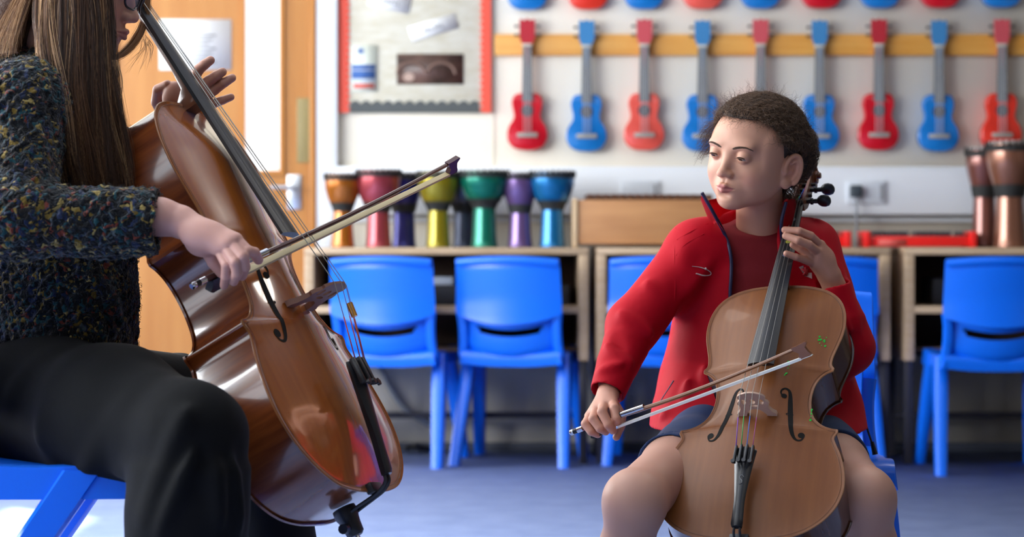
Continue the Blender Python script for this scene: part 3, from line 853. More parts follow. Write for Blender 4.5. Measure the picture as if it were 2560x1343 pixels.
def cello(name_label, Mx, P, silk, bridge_m, bridge_h=.09):
    root = empty('cello'); root.matrix_world = Mx; tag(root, name_label, 'cello')
    bm = bmesh.new(); plate(bm, 0, 1, .026); top = fin('top_plate', bm, P['top'], root, ang=60)
    bm = bmesh.new(); plate(bm, -.122, -1, .024); fin('back_plate', bm, P['rib'], root, ang=60)
    o = full_outline(.0045); bm = bmesh.new()
    add_rings(bm, [[Vector((a, b, z)) for a, b in o] for z in (-.003, -.04, -.08, -.1195)], True, False); fin('ribs', bm, P['rib'], root, ang=50)
    bm = bmesh.new(); pf = [Vector((a, b, .0004)) for a, b in full_outline(.0065)]; pf.append(pf[0])
    add_tube(bm, pf, .0004, 4, False); fin('purfling', bm, M['purf'], root)
    bm = bmesh.new(); pe = [Vector((a, b, -.0018)) for a, b in full_outline(-.0004)]; pe.append(pe[0])
    add_tube(bm, pe, .0014, 6, False); fin('edge_binding', bm, M['edge'], root)
    for s in (-1, 1): fin('f_hole', fhole_mesh(s), M['fhole'], root)
    # neck, heel, pegbox
    rings = []
    for y, w, dz, th in ((.742, .020, -.118, .0), (.75, .021, -.11, 0), (.765, .0185, -.055, 0), (.785, .0165, -.03, 0), (.83, .0155, -.024, 0), (.93, .0145, -.022, 0), (1.03, .0135, -.020, 0), (1.045, .0135, -.024, 0)):
        zt = fbz(y)-.009; zb = min(fbz(y)+dz, zt-.012)
        rings.append([Vector((w*math.cos(a), y, zt+(zb-zt)*max(0, math.sin(a)) if math.sin(a) > 0 else zt)) for a in [2*PI*k/20 for k in range(20)]])
    bm = bmesh.new(); add_rings(bm, rings); fin('neck', bm, M['maple'], root)
    # pegbox bends back
    bend = math.radians(17); o0 = Vector((0, NUT_Y+.004, fbz(NUT_Y)-.012)); dy = Vector((0, math.cos(bend), -math.sin(bend))); dz = Vector((0, math.sin(bend), math.cos(bend)))
    def pb(x, a, b): return o0+Vector((x, 0, 0))+dy*a+dz*b
    bm = bmesh.new()
    for sx in (-1, 1):     # cheeks
        rings = []
        for a, w, zt, zb in ((0, .0165, .008, -.012), (.03, .018, .013, -.022), (.09, .0165, .014, -.026), (.135, .0135, .012, -.022), (.15, .0125, .010, -.016)):
            rings.append([pb(sx*w, a, zb), pb(sx*w, a, zt), pb(sx*(w-.0065), a, zt), pb(sx*(w-.0065), a, zb)])
        add_rings(bm, rings)
    rings = []
    for a, w, zb in ((-.002, .0165, -.012), (.03, .018, -.022), (.09, .0165, -.026), (.135, .0135, -.022), (.15, .0125, -.016)):
        rings.append([pb(-w, a, zb-.003), pb(w, a, zb-.003), pb(w, a, zb+.005), pb(-w, a, zb+.005)])
    add_rings(bm, rings); fin('pegbox', bm, M['maple'], root)
    # scroll: a spiral band that widens to the eye
    bm = bmesh.new(); rings = []; c = pb(0, .178, -.012)
    for i in range(61):
        t = i/60; ang = -PI*.62+t*2*PI*1.85; r = .031*(1-t)**.85+.0045; th = .0085*(1-t*.45)
        w = .0125+.0125*t**1.2
        d = dy*(-math.cos(ang))*1+dz*(-math.sin(ang))
        d = -dy*math.cos(ang+PI)*-1+dz*math.sin(ang)
        e0 = c+d*(r+th*.5); e1 = c+d*max(r-th*.6, .0005)
        X = Vector((w, 0, 0)); rings.append([e0-X, e0+X, e1+X, e1-X])
    add_rings(bm, rings)
    bmesh.ops.recalc_face_normals(bm, faces=bm.faces[:])
    rings = []
    for x, r in ((-.029, .001), (-.029, .0075), (-.026, .0085), (.026, .0085), (.029, .0075), (.029, .001)):
        rings.append([c+Vector((x, 0, 0))+dy*r*math.cos(q)+dz*r*math.sin(q) for q in [2*PI*k/16 for k in range(16)]])
    add_rings(bm, rings); fin('scroll', bm, M['maple'], root)
    # pegs
    for k, (a, s) in enumerate(((.03, 1), (.06, -1), (.09, 1), (.118, -1))):
        p0 = pb(-s*.026, a, -.006); p1 = pb(s*.046, a, -.006); p2 = pb(s*.05, a, -.006)
        bm = bmesh.new(); add_tube(bm, [p0, p1], [.0045, .0062], 10); add_tube(bm, [pb(s*.028, a, -.006), pb(s*.034, a, -.006)], .009, 12)
        rings = []
        for x, r in ((.044, .005), (.049, .012), (.056, .0165), (.066, .0175), (.075, .0145), (.08, .007), (.081, .001)):
            rings.append([pb(s*x, a, -.006)+(dy*.55*math.cos(q)+dz*math.sin(q))*r for q in [2*PI*j/18 for j in range(18)]])
        add_rings(bm, rings); fin('peg', bm, M['ebony'], root)
    # fingerboard, nut
    rings = []
    for y in [FB_END, FB_END+.002]+[FB_END+.05*k for k in range(1, 12)]+[NUT_Y]:
        t = (y-FB_END)/(NUT_Y-FB_END); w = .0325-.0165*t; z = fbz(y); r = []
        for k in range(11):
            u = 2*k/10-1; r.append(Vector((w*u, y, z-.0075*(w/.0325)*u*u*1.1)))
        zb = z-.0145+.002*t
        r += [Vector((w*.97, y, zb+.001)), Vector((w*.55, y, zb)), Vector((-w*.55, y, zb)), Vector((-w*.97, y, zb+.001))]
        rings.append(r)
    bm = bmesh.new(); add_rings(bm, rings); fin('fingerboard', bm, M['ebony'], root, ang=35)
    bm = bmesh.new(); add_box(bm, -.0165, .0165, NUT_Y, NUT_Y+.009, fbz(NUT_Y)-.012, fbz(NUT_Y)+.003, .002); fin('nut', bm, M['ebony'], root)
    # bridge
    hb = plate_h(.03, BR_Y)-.001
    half = [(.0, .091), (.012, .0895), (.024, .0845), (.031, .078), (.0335, .071), (.030, .065), (.0315, .060), (.036, .054), (.0375, .046), (.033, .040), (.034, .030), (.039, .017), (.0465, .009), (.047, .0), (.024, .0), (.0235, .007), (.019, .016), (.012, .025), (0, .029)]
    outer = half+[(-a, b) for a, b in reversed(half[1:-1])]
    def ell_(cx_, cy_, rx, ry, n=16): return [(cx_+rx*math.cos(2*PI*k/n), cy_+ry*math.sin(2*PI*k/n)) for k in range(n)]
    holes = [ell_(0, .057, .0065, .0085), ell_(.021, .056, .0055, .0095), ell_(-.021, .056, .0055, .0095), ell_(0.0, .041, .011, .0042)]
    kz = bridge_h/.09
    def T(v): return Vector((v.x, BR_Y+v.y*(1-.62*v.z/.092)-.006*v.z/.09, hb+v.z*kz))
    bm = bmesh.new(); add_prism(bm, outer, -.0055, .0055, holes, T); fin('bridge', bm, bridge_m, root)
    # tailpiece
    TT, TB = .205, .012
    zt, zb_ = .078, .044
    rings = []
    for t in [0, .03]+[.1*k for k in range(1, 10)]+[.97, 1]:
        y = TT+(TB-TT)*t; z = zt+(zb_-zt)*t; w = (.0285-.0165*min(1, t*1.5)**.8 if t < .67 else .0120+.002*(t-.67)/.33); e = .85 if t in (0, 1) else 1
        r = []
        for k in range(11):
            u = 2*k/10-1; r.append(Vector((w*u*e, y, z-.012*u*u*(w/.0285)+(.0 if e == 1 else -.002))))
        r += [Vector((w*.8*e, y, z-.016)), Vector((-w*.8*e, y, z-.016))]
        rings.append(r)
    bm = bmesh.new(); add_rings(bm, rings); tp = fin('tailpiece', bm, M['tailpiece'], root, ang=45)
    for k in range(4):
        u = (k-1.5)/1.5
        bm = bmesh.new(); x = .0195*u; zz = zt-.004*u*u
        add_box(bm, x-.003, x+.003, TT-.045, TT+.002, zz-.004, zz+.007, .0015); add_tube(bm, [(x, TT-.044, zz), (x, TT-.047, zz+.009)], .0020, 8)
        add_tube(bm, [(x, TT-.047, zz+.008), (x, TT-.0475, zz+.013)], .0050, 10)
        fin('fine_tuner', bm, M['tailpiece'], tp)
    # tail gut, saddle, end pin
    bm = bmesh.new()
    for s in (-1, 1):
        add_tube(bm, spline([(s*.006, .02, .032), (s*.007, .004, .030), (s*.0075, -.006, .014), (s*.008, -.0095, -.01), (s*.011, -.012, -.04), (s*.010, -.016, -.06)], 5), .0032, 8)
    fin('tail_gut', bm, M['ebony'], root)
    bm = bmesh.new(); add_box(bm, -.022, .022, -.006, .012, -.004, .010, .002); fin('saddle', bm, M['ebony'], root)
    bm = bmesh.new(); add_tube(bm, [(0, .0, -.061), (0, -.012, -.061), (0, -.02, -.061), (0, -.03, -.061), (0, -.045, -.061), (0, -.05, -.061)], [.02, .021, .018, .0165, .0155, .011], 18)
    add_tube(bm, [(-.03, -.037, -.061), (.0, -.037, -.061)], .0045, 8); add_tube(bm, [(-.040, -.037, -.061), (-.028, -.037, -.061)], .0085, 10)
    fin('endpin_collar', bm, M['ebony'], root)
    rot = Mx.to_3x3(); base = Mx @ Vector((0, -.05, -.061)); dn = (rot @ Vector((0, -1, 0))); L = (base.z-.004)/(-dn.z)   # local length to the floor
    bm = bmesh.new(); add_tube(bm, [(0, -.045, -.061), (0, -.05-L+.004, -.061)], .005, 10); fin('endpin_rod', bm, M['chrome'], root)
    # strings
    zbr = hb+.0905*kz
    for k in range(4):
        u = (k-1.5)/1.5; xb = .0235*u; zb2 = zbr-.0045*u*u*1.3
        xn = .0105*u; rad = (.0009, .0008, .0007, .0006)[k]
        pe = pb(.004*u, .03+.028*k, .0)
        b = Vector((xb, BR_Y-.006, zb2+.0006)); nn = Vector((xn, NUT_Y+.003, fbz(NUT_Y)+.0035)); tl = Vector((.0195*u, TT-.002, zt+.006-.004*u*u))
        bm = bmesh.new(); add_tube(bm, [pe, nn, b, tl], rad, 6); s_ = fin('string', bm, M['wirestr'], root)
        sk = silk[k]
        bm = bmesh.new(); add_tube(bm, [b.lerp(tl, .45), tl], rad*1.35, 6); fin('silk_winding', bm, M[sk], s_)
        bm = bmesh.new(); add_tube(bm, [nn.lerp(pe, .15), pe], rad*1.35, 6); fin('silk_winding', bm, M[sk], s_)
    return root

for n_, c_ in (('silk_red', '#b5492b'), ('silk_purple', '#7b3fae'), ('silk_green', '#1fa34a'), ('silk_blue', '#2a6fd8'), ('silk_violet', '#a43f8e')): M[n_] = mat(n_, c_, .5)

RT = Matrix(((0.3491, -0.4456, 0.8243), (0.9307, 0.2672, -0.2497), (-0.109, 0.8544, 0.508))); TT_ = Vector((-0.2271, 3.3592, 0.4012))
RG = Matrix(((0.9335, 0.2119, -0.2893), (-0.3565, 0.6354, -0.685), (0.0387, 0.7425, 0.6687))); TG_ = Vector((0.3829, 3.45, 0.3069)); SG = .7527
def ortho(R):
    y = R.col[1].normalized(); x = (R.col[0]-y*R.col[0].dot(y)).normalized(); z = x.cross(y)
    return Matrix((x, y, z)).transposed()
RT, RG = ortho(RT), ortho(RG)
MT = Matrix.Translation(TT_) @ RT.to_4x4()
MG = Matrix.Translation(TG_) @ RG.to_4x4() @ Matrix.Scale(SG, 4)
CT = cello('full size red brown cello held by the woman in the knitted jumper', MT, {'top': M['t_top'], 'rib': M['t_rib']}, ['silk_red']*4, M['bridge_t'])
CG = cello('small brown cello held upright between the girl\'s knees', MG, {'top': M['g_top'], 'rib': M['g_rib']}, ['silk_purple', 'silk_green', 'silk_blue', 'silk_violet'], M['bridge'])
# wolf eliminator on the teacher's string
bm = bmesh.new(); add_tube(bm, [(.0235, BR_Y-.035, .098), (.0235, BR_Y-.06, .096)], .0055, 10); fin('wolf_eliminator', bm, mat('brass_tube', '#c08a3e', .3, metal=.7), CT)
# coloured finger position dots on the girl's fingerboard
for (y, c_) in ((.972, '#8b8f96'), (.885, '#b8b64a'), (.835, '#5d5f78')):
    bm = bmesh.new(); add_lathe(bm, [(0, -.0002), (.006, -.0002), (.006, .0006), (0, .0006)], 16, (0.001, y, fbz(y)+.0002)); fin('position_dot', bm, mat('dot_sticker', c_, .4), CG)
# letter on the girl's tailpiece
M['letter'] = mat('pale_letter', '#77787c', .4)
pts = [(.006, .128), (.002, .133), (-.003, .130), (-.002, .124), (.003, .119), (.003, .113), (-.002, .110), (-.006, .113)]
bm = bmesh.new(); add_tube(bm, [(a, b, .0445+.034*(b-.012)/.193+.0005) for a, b in pts], .0008, 5); fin('tailpiece_letter', bm, M['letter'], bpy.data.objects['tailpiece.001'])
# green light glints painted as small flecks on the girl's cello top
M['green'] = mat('green_glint_paint', '#12d63c', .4)
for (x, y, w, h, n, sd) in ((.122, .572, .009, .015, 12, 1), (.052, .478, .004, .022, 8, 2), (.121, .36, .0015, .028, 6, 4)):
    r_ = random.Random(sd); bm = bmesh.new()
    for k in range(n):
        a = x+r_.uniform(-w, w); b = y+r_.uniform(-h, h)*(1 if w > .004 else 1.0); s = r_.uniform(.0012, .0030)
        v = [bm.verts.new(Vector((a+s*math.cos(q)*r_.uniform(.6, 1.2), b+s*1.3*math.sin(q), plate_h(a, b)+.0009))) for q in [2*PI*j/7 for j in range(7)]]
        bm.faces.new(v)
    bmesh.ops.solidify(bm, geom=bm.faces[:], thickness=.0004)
    fin('painted_green_glint', bm, M['green'], CG)

# ------------------------------------------------------------------ bows
M['stick_t'] = mat('dark_pernambuco', '#4a2420', .3, coat=.4); M['stick_g'] = mat('brown_bow_stick', '#7c4a26', .3, coat=.4)
M['hair_t'] = mat('cream_bow_hair', '#c9b98e', .5); M['hair_g'] = mat('white_bow_hair', '#dfe4e2', .5); M['frog'] = mat('ebony_frog', '#131318', .35)
M['hair_y'] = mat('waxed_hair_end', '#c9a760', .6)
def bow(label, A, B, down, ms, mh, scale=1., grip=None):
    """A = end of the screw button, B = tip; down = side where the hair is"""
    A, B = Vector(A), Vector(B); L = (B-A).length; x = (B-A)/L; d = (Vector(down)-x*Vector(down).dot(x)).normalized(); w = x.cross(d)
    root = empty('cello_bow'); root.matrix_world = Matrix.Translation(A) @ Matrix((x, w, d)).transposed().to_4x4(); tag(root, label, 'bow')
    s = scale; r0, r1 = .0052*s, .0036*s
    pts = [(L*t, 0, -.004*s*0+.010*s*math.sin(PI*min(1, max(0, (t-.1)/.9)))*.9) for t in [.035]+[k/14 for k in range(1, 14)]+[.985]]
    bm = bmesh.new(); add_tube(bm, pts, [r0+(r1-r0)*k/(len(pts)-1) for k in range(len(pts))], 8); fin('stick', bm, ms, root)
    # head
    hd = .024*s
    prof = [(L-.030*s, -.003*s), (L-.012*s, -.0042*s), (L+.004*s, -.006*s), (L+.006*s, -.003*s), (L-.001*s, .004*s), (L+.001*s, .013*s), (L+.005*s, hd*.88), (L+.003*s, hd), (L-.018*s, hd), (L-.021*s, hd*.82), (L-.018*s, .012*s), (L-.026*s, .0045*s)]
    bm = bmesh.new(); add_prism(bm, prof, -.0048*s, .0048*s); fin('tip_head', bm, ms, root)
    bm = bmesh.new(); add_box(bm, L-.020*s, L+.006*s, -.005*s, .005*s, hd, hd+.0015*s, .0005); fin('tip_plate', bm, M['hair_g'] if scale < 1 else M['frog'], root)
    # hair ribbon, frog, ferrule, button, grip
    f1 = .108*s
    bm = bmesh.new(); add_rings(bm, [[Vector((q, -.0068*s*k_, z-.0022)), Vector((q, .0068*s*k_, z-.0022)), Vector((q, .0068*s*k_, z+.0022)), Vector((q, -.0068*s*k_, z+.0022))] for q, z, k_ in ((f1, .023*s, 1), (L*.5, .0235*s, .95), (L-.018*s, hd, .8))]); fin('hair_ribbon', bm, mh, root)
    fr = [(.045*s, .003*s), (.100*s, .003*s), (.104*s, .012*s), (.108*s, .024*s), (.05*s, .0285*s), (.043*s, .025*s), (.047*s, .014*s)]
    bm = bmesh.new(); add_prism(bm, fr, -.0065*s, .0065*s); fin('frog', bm, M['frog'], root)
    bm = bmesh.new(); add_box(bm, .096*s, .112*s, -.007*s, .007*s, .018*s, .0262*s, .001); fin('ferrule', bm, M['chrome'], root)
    bm = bmesh.new(); add_tube(bm, [(0, 0, 0), (.002*s, 0, 0), (.008*s, 0, 0), (.011*s, 0, 0)], [.004*s, .0062*s, .0062*s, .005*s], 10); add_tube(bm, [(.019*s, 0, 0), (.032*s, 0, 0)], .0062*s, 10); b_ = fin('screw_button', bm, M['chrome'], root)
    bm = bmesh.new(); add_tube(bm, [(.009*s, 0, 0), (.021*s, 0, 0)], .0058*s, 10); fin('button_ring', bm, M['frog'], b_)
    bm = bmesh.new(); add_tube(bm, [(.108*s, 0, .001*s), (.128*s, 0, .0015*s)], .0068*s, 10); fin('grip_leather', bm, M['frog'], root)
    bm = bmesh.new(); add_tube(bm, [(.128*s, 0, .0015*s), (.128*s+.055*s, 0, .003*s)], .0062*s, 10); fin('silver_winding', bm, M['chrome'], root)
    return root
bow('long dark bow with cream hair held by the woman across her cello', at(478, 716, 3.227), at(1140, 400, 3.775), Vector((-.1, .55, -.75)), M['stick_t'], M['hair_t'], 1.0)
bow('short brown bow with white hair held by the girl', at(1425, 1083, 3.753), at(2012, 862, 3.541), Vector((.25, .12, -.95)), M['stick_g'], M['hair_g'], .86)
# ------------------------------------------------------------------ people: materials
M['skin_g'] = mat('girl_skin', '#c99b80', .5, sss=.12, attr=True, bump=(900, .05, .0006)); M['skin_t'] = mat('woman_skin', '#d0a08c', .5, sss=.12, attr=True, bump=(900, .06, .0006))
M['jacket'] = mat('red_softshell', '#b0001a', .65, sheen=.03, spec=.15, bump=(55, .12, .004)); M['tee'] = mat('dark_red_tshirt', '#7d0a17', .85, bump=(70, .15, .004))
M['navytrim'] = mat('navy_zip', '#1c1f45', .5); M['navy'] = mat('navy_shorts', '#1b3560', .8, sheen=.08, bump=(900, .3, .001)); M['logo'] = mat('silver_grey_print', '#c7b9b4', .5)
M['badge'] = mat('white_badge', '#d8cfcf', .6); M['badgered'] = mat('badge_red', '#b3202c', .6)
M['eye'] = mat('eye_white', '#d8d4d0', .3, attr=True, spec=.25); M['brow'] = mat('brow_hair', '#4e3626', .8)
def hairmat(name, c1, c2, rough=.45):
    m = mat(name, c1, rough, spec=.4); nt = m.node_tree; b = nt.nodes['Principled BSDF']
    hi = nt.nodes.new('ShaderNodeHairInfo'); r = nt.nodes.new('ShaderNodeValToRGB')
    r.color_ramp.elements[0].color = srgb(c1); r.color_ramp.elements[1].color = srgb(c2)
    nt.links.new(hi.outputs['Random'], r.inputs['Fac']); nt.links.new(r.outputs['Color'], b.inputs['Base Color'])
    return m
M['hair_girl'] = hairmat('dark_brown_curls', '#291b13', '#785b43'); M['hair_cap'] = mat('dark_brown_scalp_hair', '#2b1c14', .6, bump=(300, .6, .003))
M['hair_woman'] = hairmat('long_brown_hair', '#331d10', '#a67a50'); M['hair_wcap'] = mat('brown_hair_mass', '#4a2e1c', .55, bump=(200, .5, .003))
def knit(name):
    m = bpy.data.materials.new(name); m.use_nodes = True; nt = m.node_tree; b = nt.nodes['Principled BSDF']
    tc = nt.nodes.new('ShaderNodeTexCoord'); v = nt.nodes.new('ShaderNodeTexVoronoi'); v.inputs['Scale'].default_value = 145
    n = nt.nodes.new('ShaderNodeTexNoise'); n.inputs['Scale'].default_value = 60; mx = nt.nodes.new('ShaderNodeMixRGB'); mx.inputs[0].default_value = .035
    nt.links.new(tc.outputs['Object'], n.inputs['Vector']); nt.links.new(tc.outputs['Object'], mx.inputs[1]); nt.links.new(n.outputs['Color'], mx.inputs[2]); nt.links.new(mx.outputs[0], v.inputs['Vector'])
    r = nt.nodes.new('ShaderNodeValToRGB'); r.color_ramp.interpolation = 'CONSTANT'
    sep = nt.nodes.new('ShaderNodeSeparateColor'); nt.links.new(v.outputs['Color'], sep.inputs['Color'])
    els = [(0, '#090b10'), (.34, '#0f161d'), (.52, '#141110'), (.64, '#123a42'), (.73, '#18233f'), (.80, '#67541f'), (.87, '#5f291f'), (.915, '#39444b'), (.955, '#8a7945')]
    e = r.color_ramp.elements; e[0].position = 0; e[0].color = srgb(els[0][1]); e[1].position = els[1][0]; e[1].color = srgb(els[1][1])
    for p, c in els[2:]: q = e.new(p); q.color = srgb(c)
    nt.links.new(sep.outputs['Red'], r.inputs['Fac']); nt.links.new(r.outputs['Color'], b.inputs['Base Color']); b.inputs['Roughness'].default_value = .95; b.inputs['Sheen Weight'].default_value = .2; b.inputs['Specular IOR Level'].default_value = .15
    bp = nt.nodes.new('ShaderNodeBump'); bp.inputs['Strength'].default_value = .9; bp.inputs['Distance'].default_value = .004; bp.invert = True
    nt.links.new(v.outputs['Distance'], bp.inputs['Height']); nt.links.new(bp.outputs['Normal'], b.inputs['Normal'])
    return m
M['knit'] = knit('speckled_knit'); M['trousers'] = mat('black_trousers', '#050608', .9, sheen=.02, bump=(120, .1, .003), spec=.2)

# ------------------------------------------------------------------ head sculpt (local: x = person's left, y = forward, z = up, origin between the ears at eye level; metres, child size)
def head_sdf(neck_to, neck_r=.046, adult=False):
    S = Sdf(); k = .012
    S.ell((0, -.014, .024), (.0715, .088, .068), k=.01)
    S.ell((0, .030, .022), (.060, .054, .058), k=.02)
    S.ell((0, .034, -.030), (.057, .049, .060), k=.02)
    for s in (-1, 1):
        S.cone((s*.052, -.004, -.050), (s*.014, .060, -.086), .015, .015, k=.02)
        S.ell((s*.036, .050, -.036), (.024, .024, .026), k=.02)          # cheek
        S.ell((s*.028, .074, .017), (.020, .010, .008), k=.02)          # brow ridge
        S.ell((s*.058, .020, .0), (.012, .03, .04), k=.02)
    S.ell((0, .030, -.066), (.045, .044, .034), k=.02)
    for s in (-1, 1): S.ell((s*.038, .022, -.056), (.024, .036, .030), k=.02)
    S.ell((0, .071, -.089), (.016, .0135, .0125), k=.018)                # chin
    S.ell((0, .066, -.062), (.026, .023, .022), k=.014)                  # muzzle
    # eye sockets
    for s in (-1, 1):
        S.ell((s*.031, .090, -.001), (.0155, .012, .0095), k=.012, op='s')
    # nose
    S.cone((0, .0775, .004), (0, .0955, -.030), .0052, .0078, k=.014)
    S.ell((0, .0968, -.0335), (.0088, .0080, .0075), k=.007)
    for s in (-1, 1):
        S.ell((s*.0105, .0885, -.0365), (.0062, .0080, .0060), k=.007)
        S.ell((s*.0056, .0945, -.0425), (.0030, .0042, .0022), k=.003, op='s')   # nostril
    S.cone((0, .0885, -.046), (0, .0905, -.052), .002, .0026, k=.004, op='s')    # philtrum
    # lips
    for s in (-1, 1):
        S.cone((s*.0185, .0815, -.0625), (s*.005, .0915, -.0575), .0022, .0042, k=.004)
        S.cone((s*.005, .0915, -.0575), (0, .0915, -.0585), .0042, .0040, k=.003)
        S.cone((s*.0165, .0825, -.0645), (0, .0905, -.0680), .0025, .0052, k=.004)
        S.cone((s*.0205, .083, -.0628), (0, .0990, -.0622), .0009, .0011, k=.002, op='s')
    S.ell((0, .089, -.0765), (.012, .006, .004), k=.008, op='s')                 # dip under the lip
    # eyelids: thin shells over the eyeball, upper one lowered
    for s in (-1, 1):
        c = np.array((s*.031, .0735, -.001), np.float32)
        def up(P, c=c):
            q = P-c; return np.maximum(np.linalg.norm(q, axis=1)-.0138, -(q[:, 2]-.18*q[:, 1]+.0050))
        def lo(P, c=c):
            q = P-c; return np.maximum(np.linalg.norm(q, axis=1)-.0134, q[:, 2]+.18*q[:, 1]+.0042)
        S.add(up, c-.015, c+.015, .003); S.add(lo, c-.015, c+.015, .003)
    # ears
    for s in (-1, 1):
        a = math.radians(22)*s
        Me = np.array(((math.cos(a), -math.sin(a), 0), (math.sin(a), math.cos(a), 0), (0, 0, 1))) if s > 0 else np.array(((math.cos(a), -math.sin(a), 0), (math.sin(a), math.cos(a), 0), (0, 0, 1)))
        ce = np.array((s*.0770, -.016, -.028)); tl = math.radians(14)
        R2 = np.array(((1, 0, 0), (0, math.cos(tl), -math.sin(tl)), (0, math.sin(tl), math.cos(tl)))); E = Me@R2
        S.ell(ce, (.0058, .0205, .0320), E, k=.006)
        S.ell(ce+E@np.array((s*.0068, .002, .002)), (.0062, .0145, .0235), E, k=.004, op='s')
        ring = [ce+E@np.array((s*.0042, .0180*math.cos(q), .0295*math.sin(q))) for q in np.linspace(-.1, PI+.9, 26)]
        for p, q in zip(ring[:-1], ring[1:]): S.cone(p, q, .0034, k=.003)
        ring = [ce+E@np.array((s*.0030, -.003+.0095*math.cos(q), .001+.0185*math.sin(q))) for q in np.linspace(.7, PI+1.1, 10)]
        for p, q in zip(ring[:-1], ring[1:]): S.cone(p, q, .0026, k=.003)
        S.ell(ce+E@np.array((s*.004, .0140, -.005)), (.004, .0045, .007), E, k=.004)
        S.ell(ce+E@np.array((s*.002, .005, -.028)), (.005, .009, .009), E, k=.005)
        S.cone((s*.064, -.006, -.024), ce, .010, .004, k=.006)
    # neck
    S.cone((0, -.022, -.040), neck_to, neck_r*.98, neck_r*1.05, k=.022)
    return S
def head_frame(origin, yaw, pitch, roll=0.):
    """yaw 0 faces the camera (-Y); + turns towards the photo's left"""
    f0 = Vector((-math.sin(yaw), -math.cos(yaw), 0)); l0 = Vector((math.cos(yaw), -math.sin(yaw), 0)); u0 = Vector((0, 0, 1))
    f = f0*math.cos(pitch)-u0*math.sin(pitch); u = u0*math.cos(pitch)+f0*math.sin(pitch)
    l = l0*math.cos(roll)+u*math.sin(roll); u = u*math.cos(roll)-l0*math.sin(roll)
    return Matrix.Translation(origin) @ Matrix((l, f, u)).transposed().to_4x4()
def skin_colors(V, base, lip, cheek, head=None):
    """V local head coords -> colours"""
    C = np.tile(np.array(srgb(base)[:3]), (len(V), 1)); L = np.array(srgb(lip)[:3]); K = np.array(srgb(cheek)[:3])
    if head:
        def blend(mask, c): C[:] = C*(1-mask[:, None])+c*mask[:, None]
        for s in (-1, 1):
            d = np.linalg.norm((V-np.array((s*.042, .06, -.040)))/np.array((.024, .03, .022)), axis=1); blend(np.clip(1-d, 0, 1)*.55, K)
            d = np.linalg.norm((V-np.array((s*.08, -.016, -.028)))/np.array((.018, .027, .040)), axis=1); blend(np.clip(1-d, 0, 1)*.5, K)
        d = np.linalg.norm((V-np.array((0, .1, -.036)))/np.array((.014, .014, .013)), axis=1); blend(np.clip(1-d, 0, 1)*.4, K)
        x = np.abs(V[:, 0]); zc = -.0625
        hi = -.0535-.0075*np.clip(x/.0195, 0, 1)**1.6-.0000; lo = -.0735+.0095*np.clip(x/.0195, 0, 1)**2
        inside = np.clip((hi-V[:, 2])/.0016, 0, 1)*np.clip((V[:, 2]-lo)/.0018, 0, 1)*np.clip((.0195-x)/.002, 0, 1)*(V[:, 1] > .075)
        blend(inside*.85, L)
    return C
def xf(Mx, V): 
    A = np.array(Mx); return V@A[:3, :3].T+A[:3, 3]

def finger(S, pts, r0, r1, k=.0015):
    pts = [np.array(p, float) for p in pts]; n = len(pts)-1
    for i in range(n):
        a = r0+(r1-r0)*i/n; b = r0+(r1-r0)*(i+1)/n
        S.cone(pts[i], pts[i+1], a*(1.02 if i else 1), b*(1.02 if i < n-1 else 1), k)

# ================================================================== the girl
GIRL = empty('person_anchor')      # replaced by the body mesh below
bpy.data.objects.remove(GIRL)
gb = []          # (V, Q, colours)
GBASE, GLIP, GCHK = '#cc977c', '#b86762', '#cc7c68'
HG = head_frame(at(1884, 377, 3.87), math.radians(42), math.radians(7), math.radians(-10))
HGi = HG.inverted()
nk = HGi @ at(1900, 600, 3.97)
S = head_sdf(tuple(nk), .044)
V, Q = S.mesh(.0014); V = relax(V, Q, 1, .5)
gb.append((xf(HG, V), Q, skin_colors(V, GBASE, GLIP, GCHK, True)))

# right hand round the bow (photo left)
def A(px, py, Y): return np.array(at(px, py, Y))
A2 = lambda x, y, Y: A(x, y, Y-.034)
S = Sdf()
wr = A2(1522, 982, 3.812)
mc = [A2(1531, 1009, 3.772), A2(1510, 1014, 3.772), A2(1491, 1025, 3.778), A2(1475, 1041, 3.787)]
for i, m_ in enumerate(mc): S.cone(wr+(m_-wr)*.1, m_, .0145, .0105, k=.010)
S.cone(A2(1523, 962, 3.836), wr, .018, .0180, k=.01); S.cone(A2(1545, 905, 3.872), A2(1523, 962, 3.836), .021, .018, k=.01)
S.ell(A2(1515, 1030, 3.795), (.024, .016, .022), k=.01)
finger(S, [mc[0], A2(1536, 1021, 3.748), A2(1541, 1047, 3.738), A2(1543, 1062, 3.750)], .0094, .0078)
finger(S, [mc[1], A2(1505, 1030, 3.745), A2(1521, 1062, 3.735), A2(1532, 1076, 3.748)], .0096, .0079)
finger(S, [mc[2], A2(1483, 1047, 3.750), A2(1500, 1071, 3.742), A2(1514, 1079, 3.755)], .0093, .0076)
finger(S, [mc[3], A2(1464, 1060, 3.762), A2(1478, 1079, 3.755), A2(1494, 1086, 3.765)], .0087, .0072)
finger(S, [A2(1535, 1012, 3.80), A2(1553, 1040, 3.790), A2(1551, 1068, 3.778), A2(1541, 1093, 3.770)], .0105, .0070)
V, Q = S.mesh(.0013); V = relax(V, Q, 1); gb.append((V, Q, skin_colors(V, '#c08a74', GLIP, GCHK)))

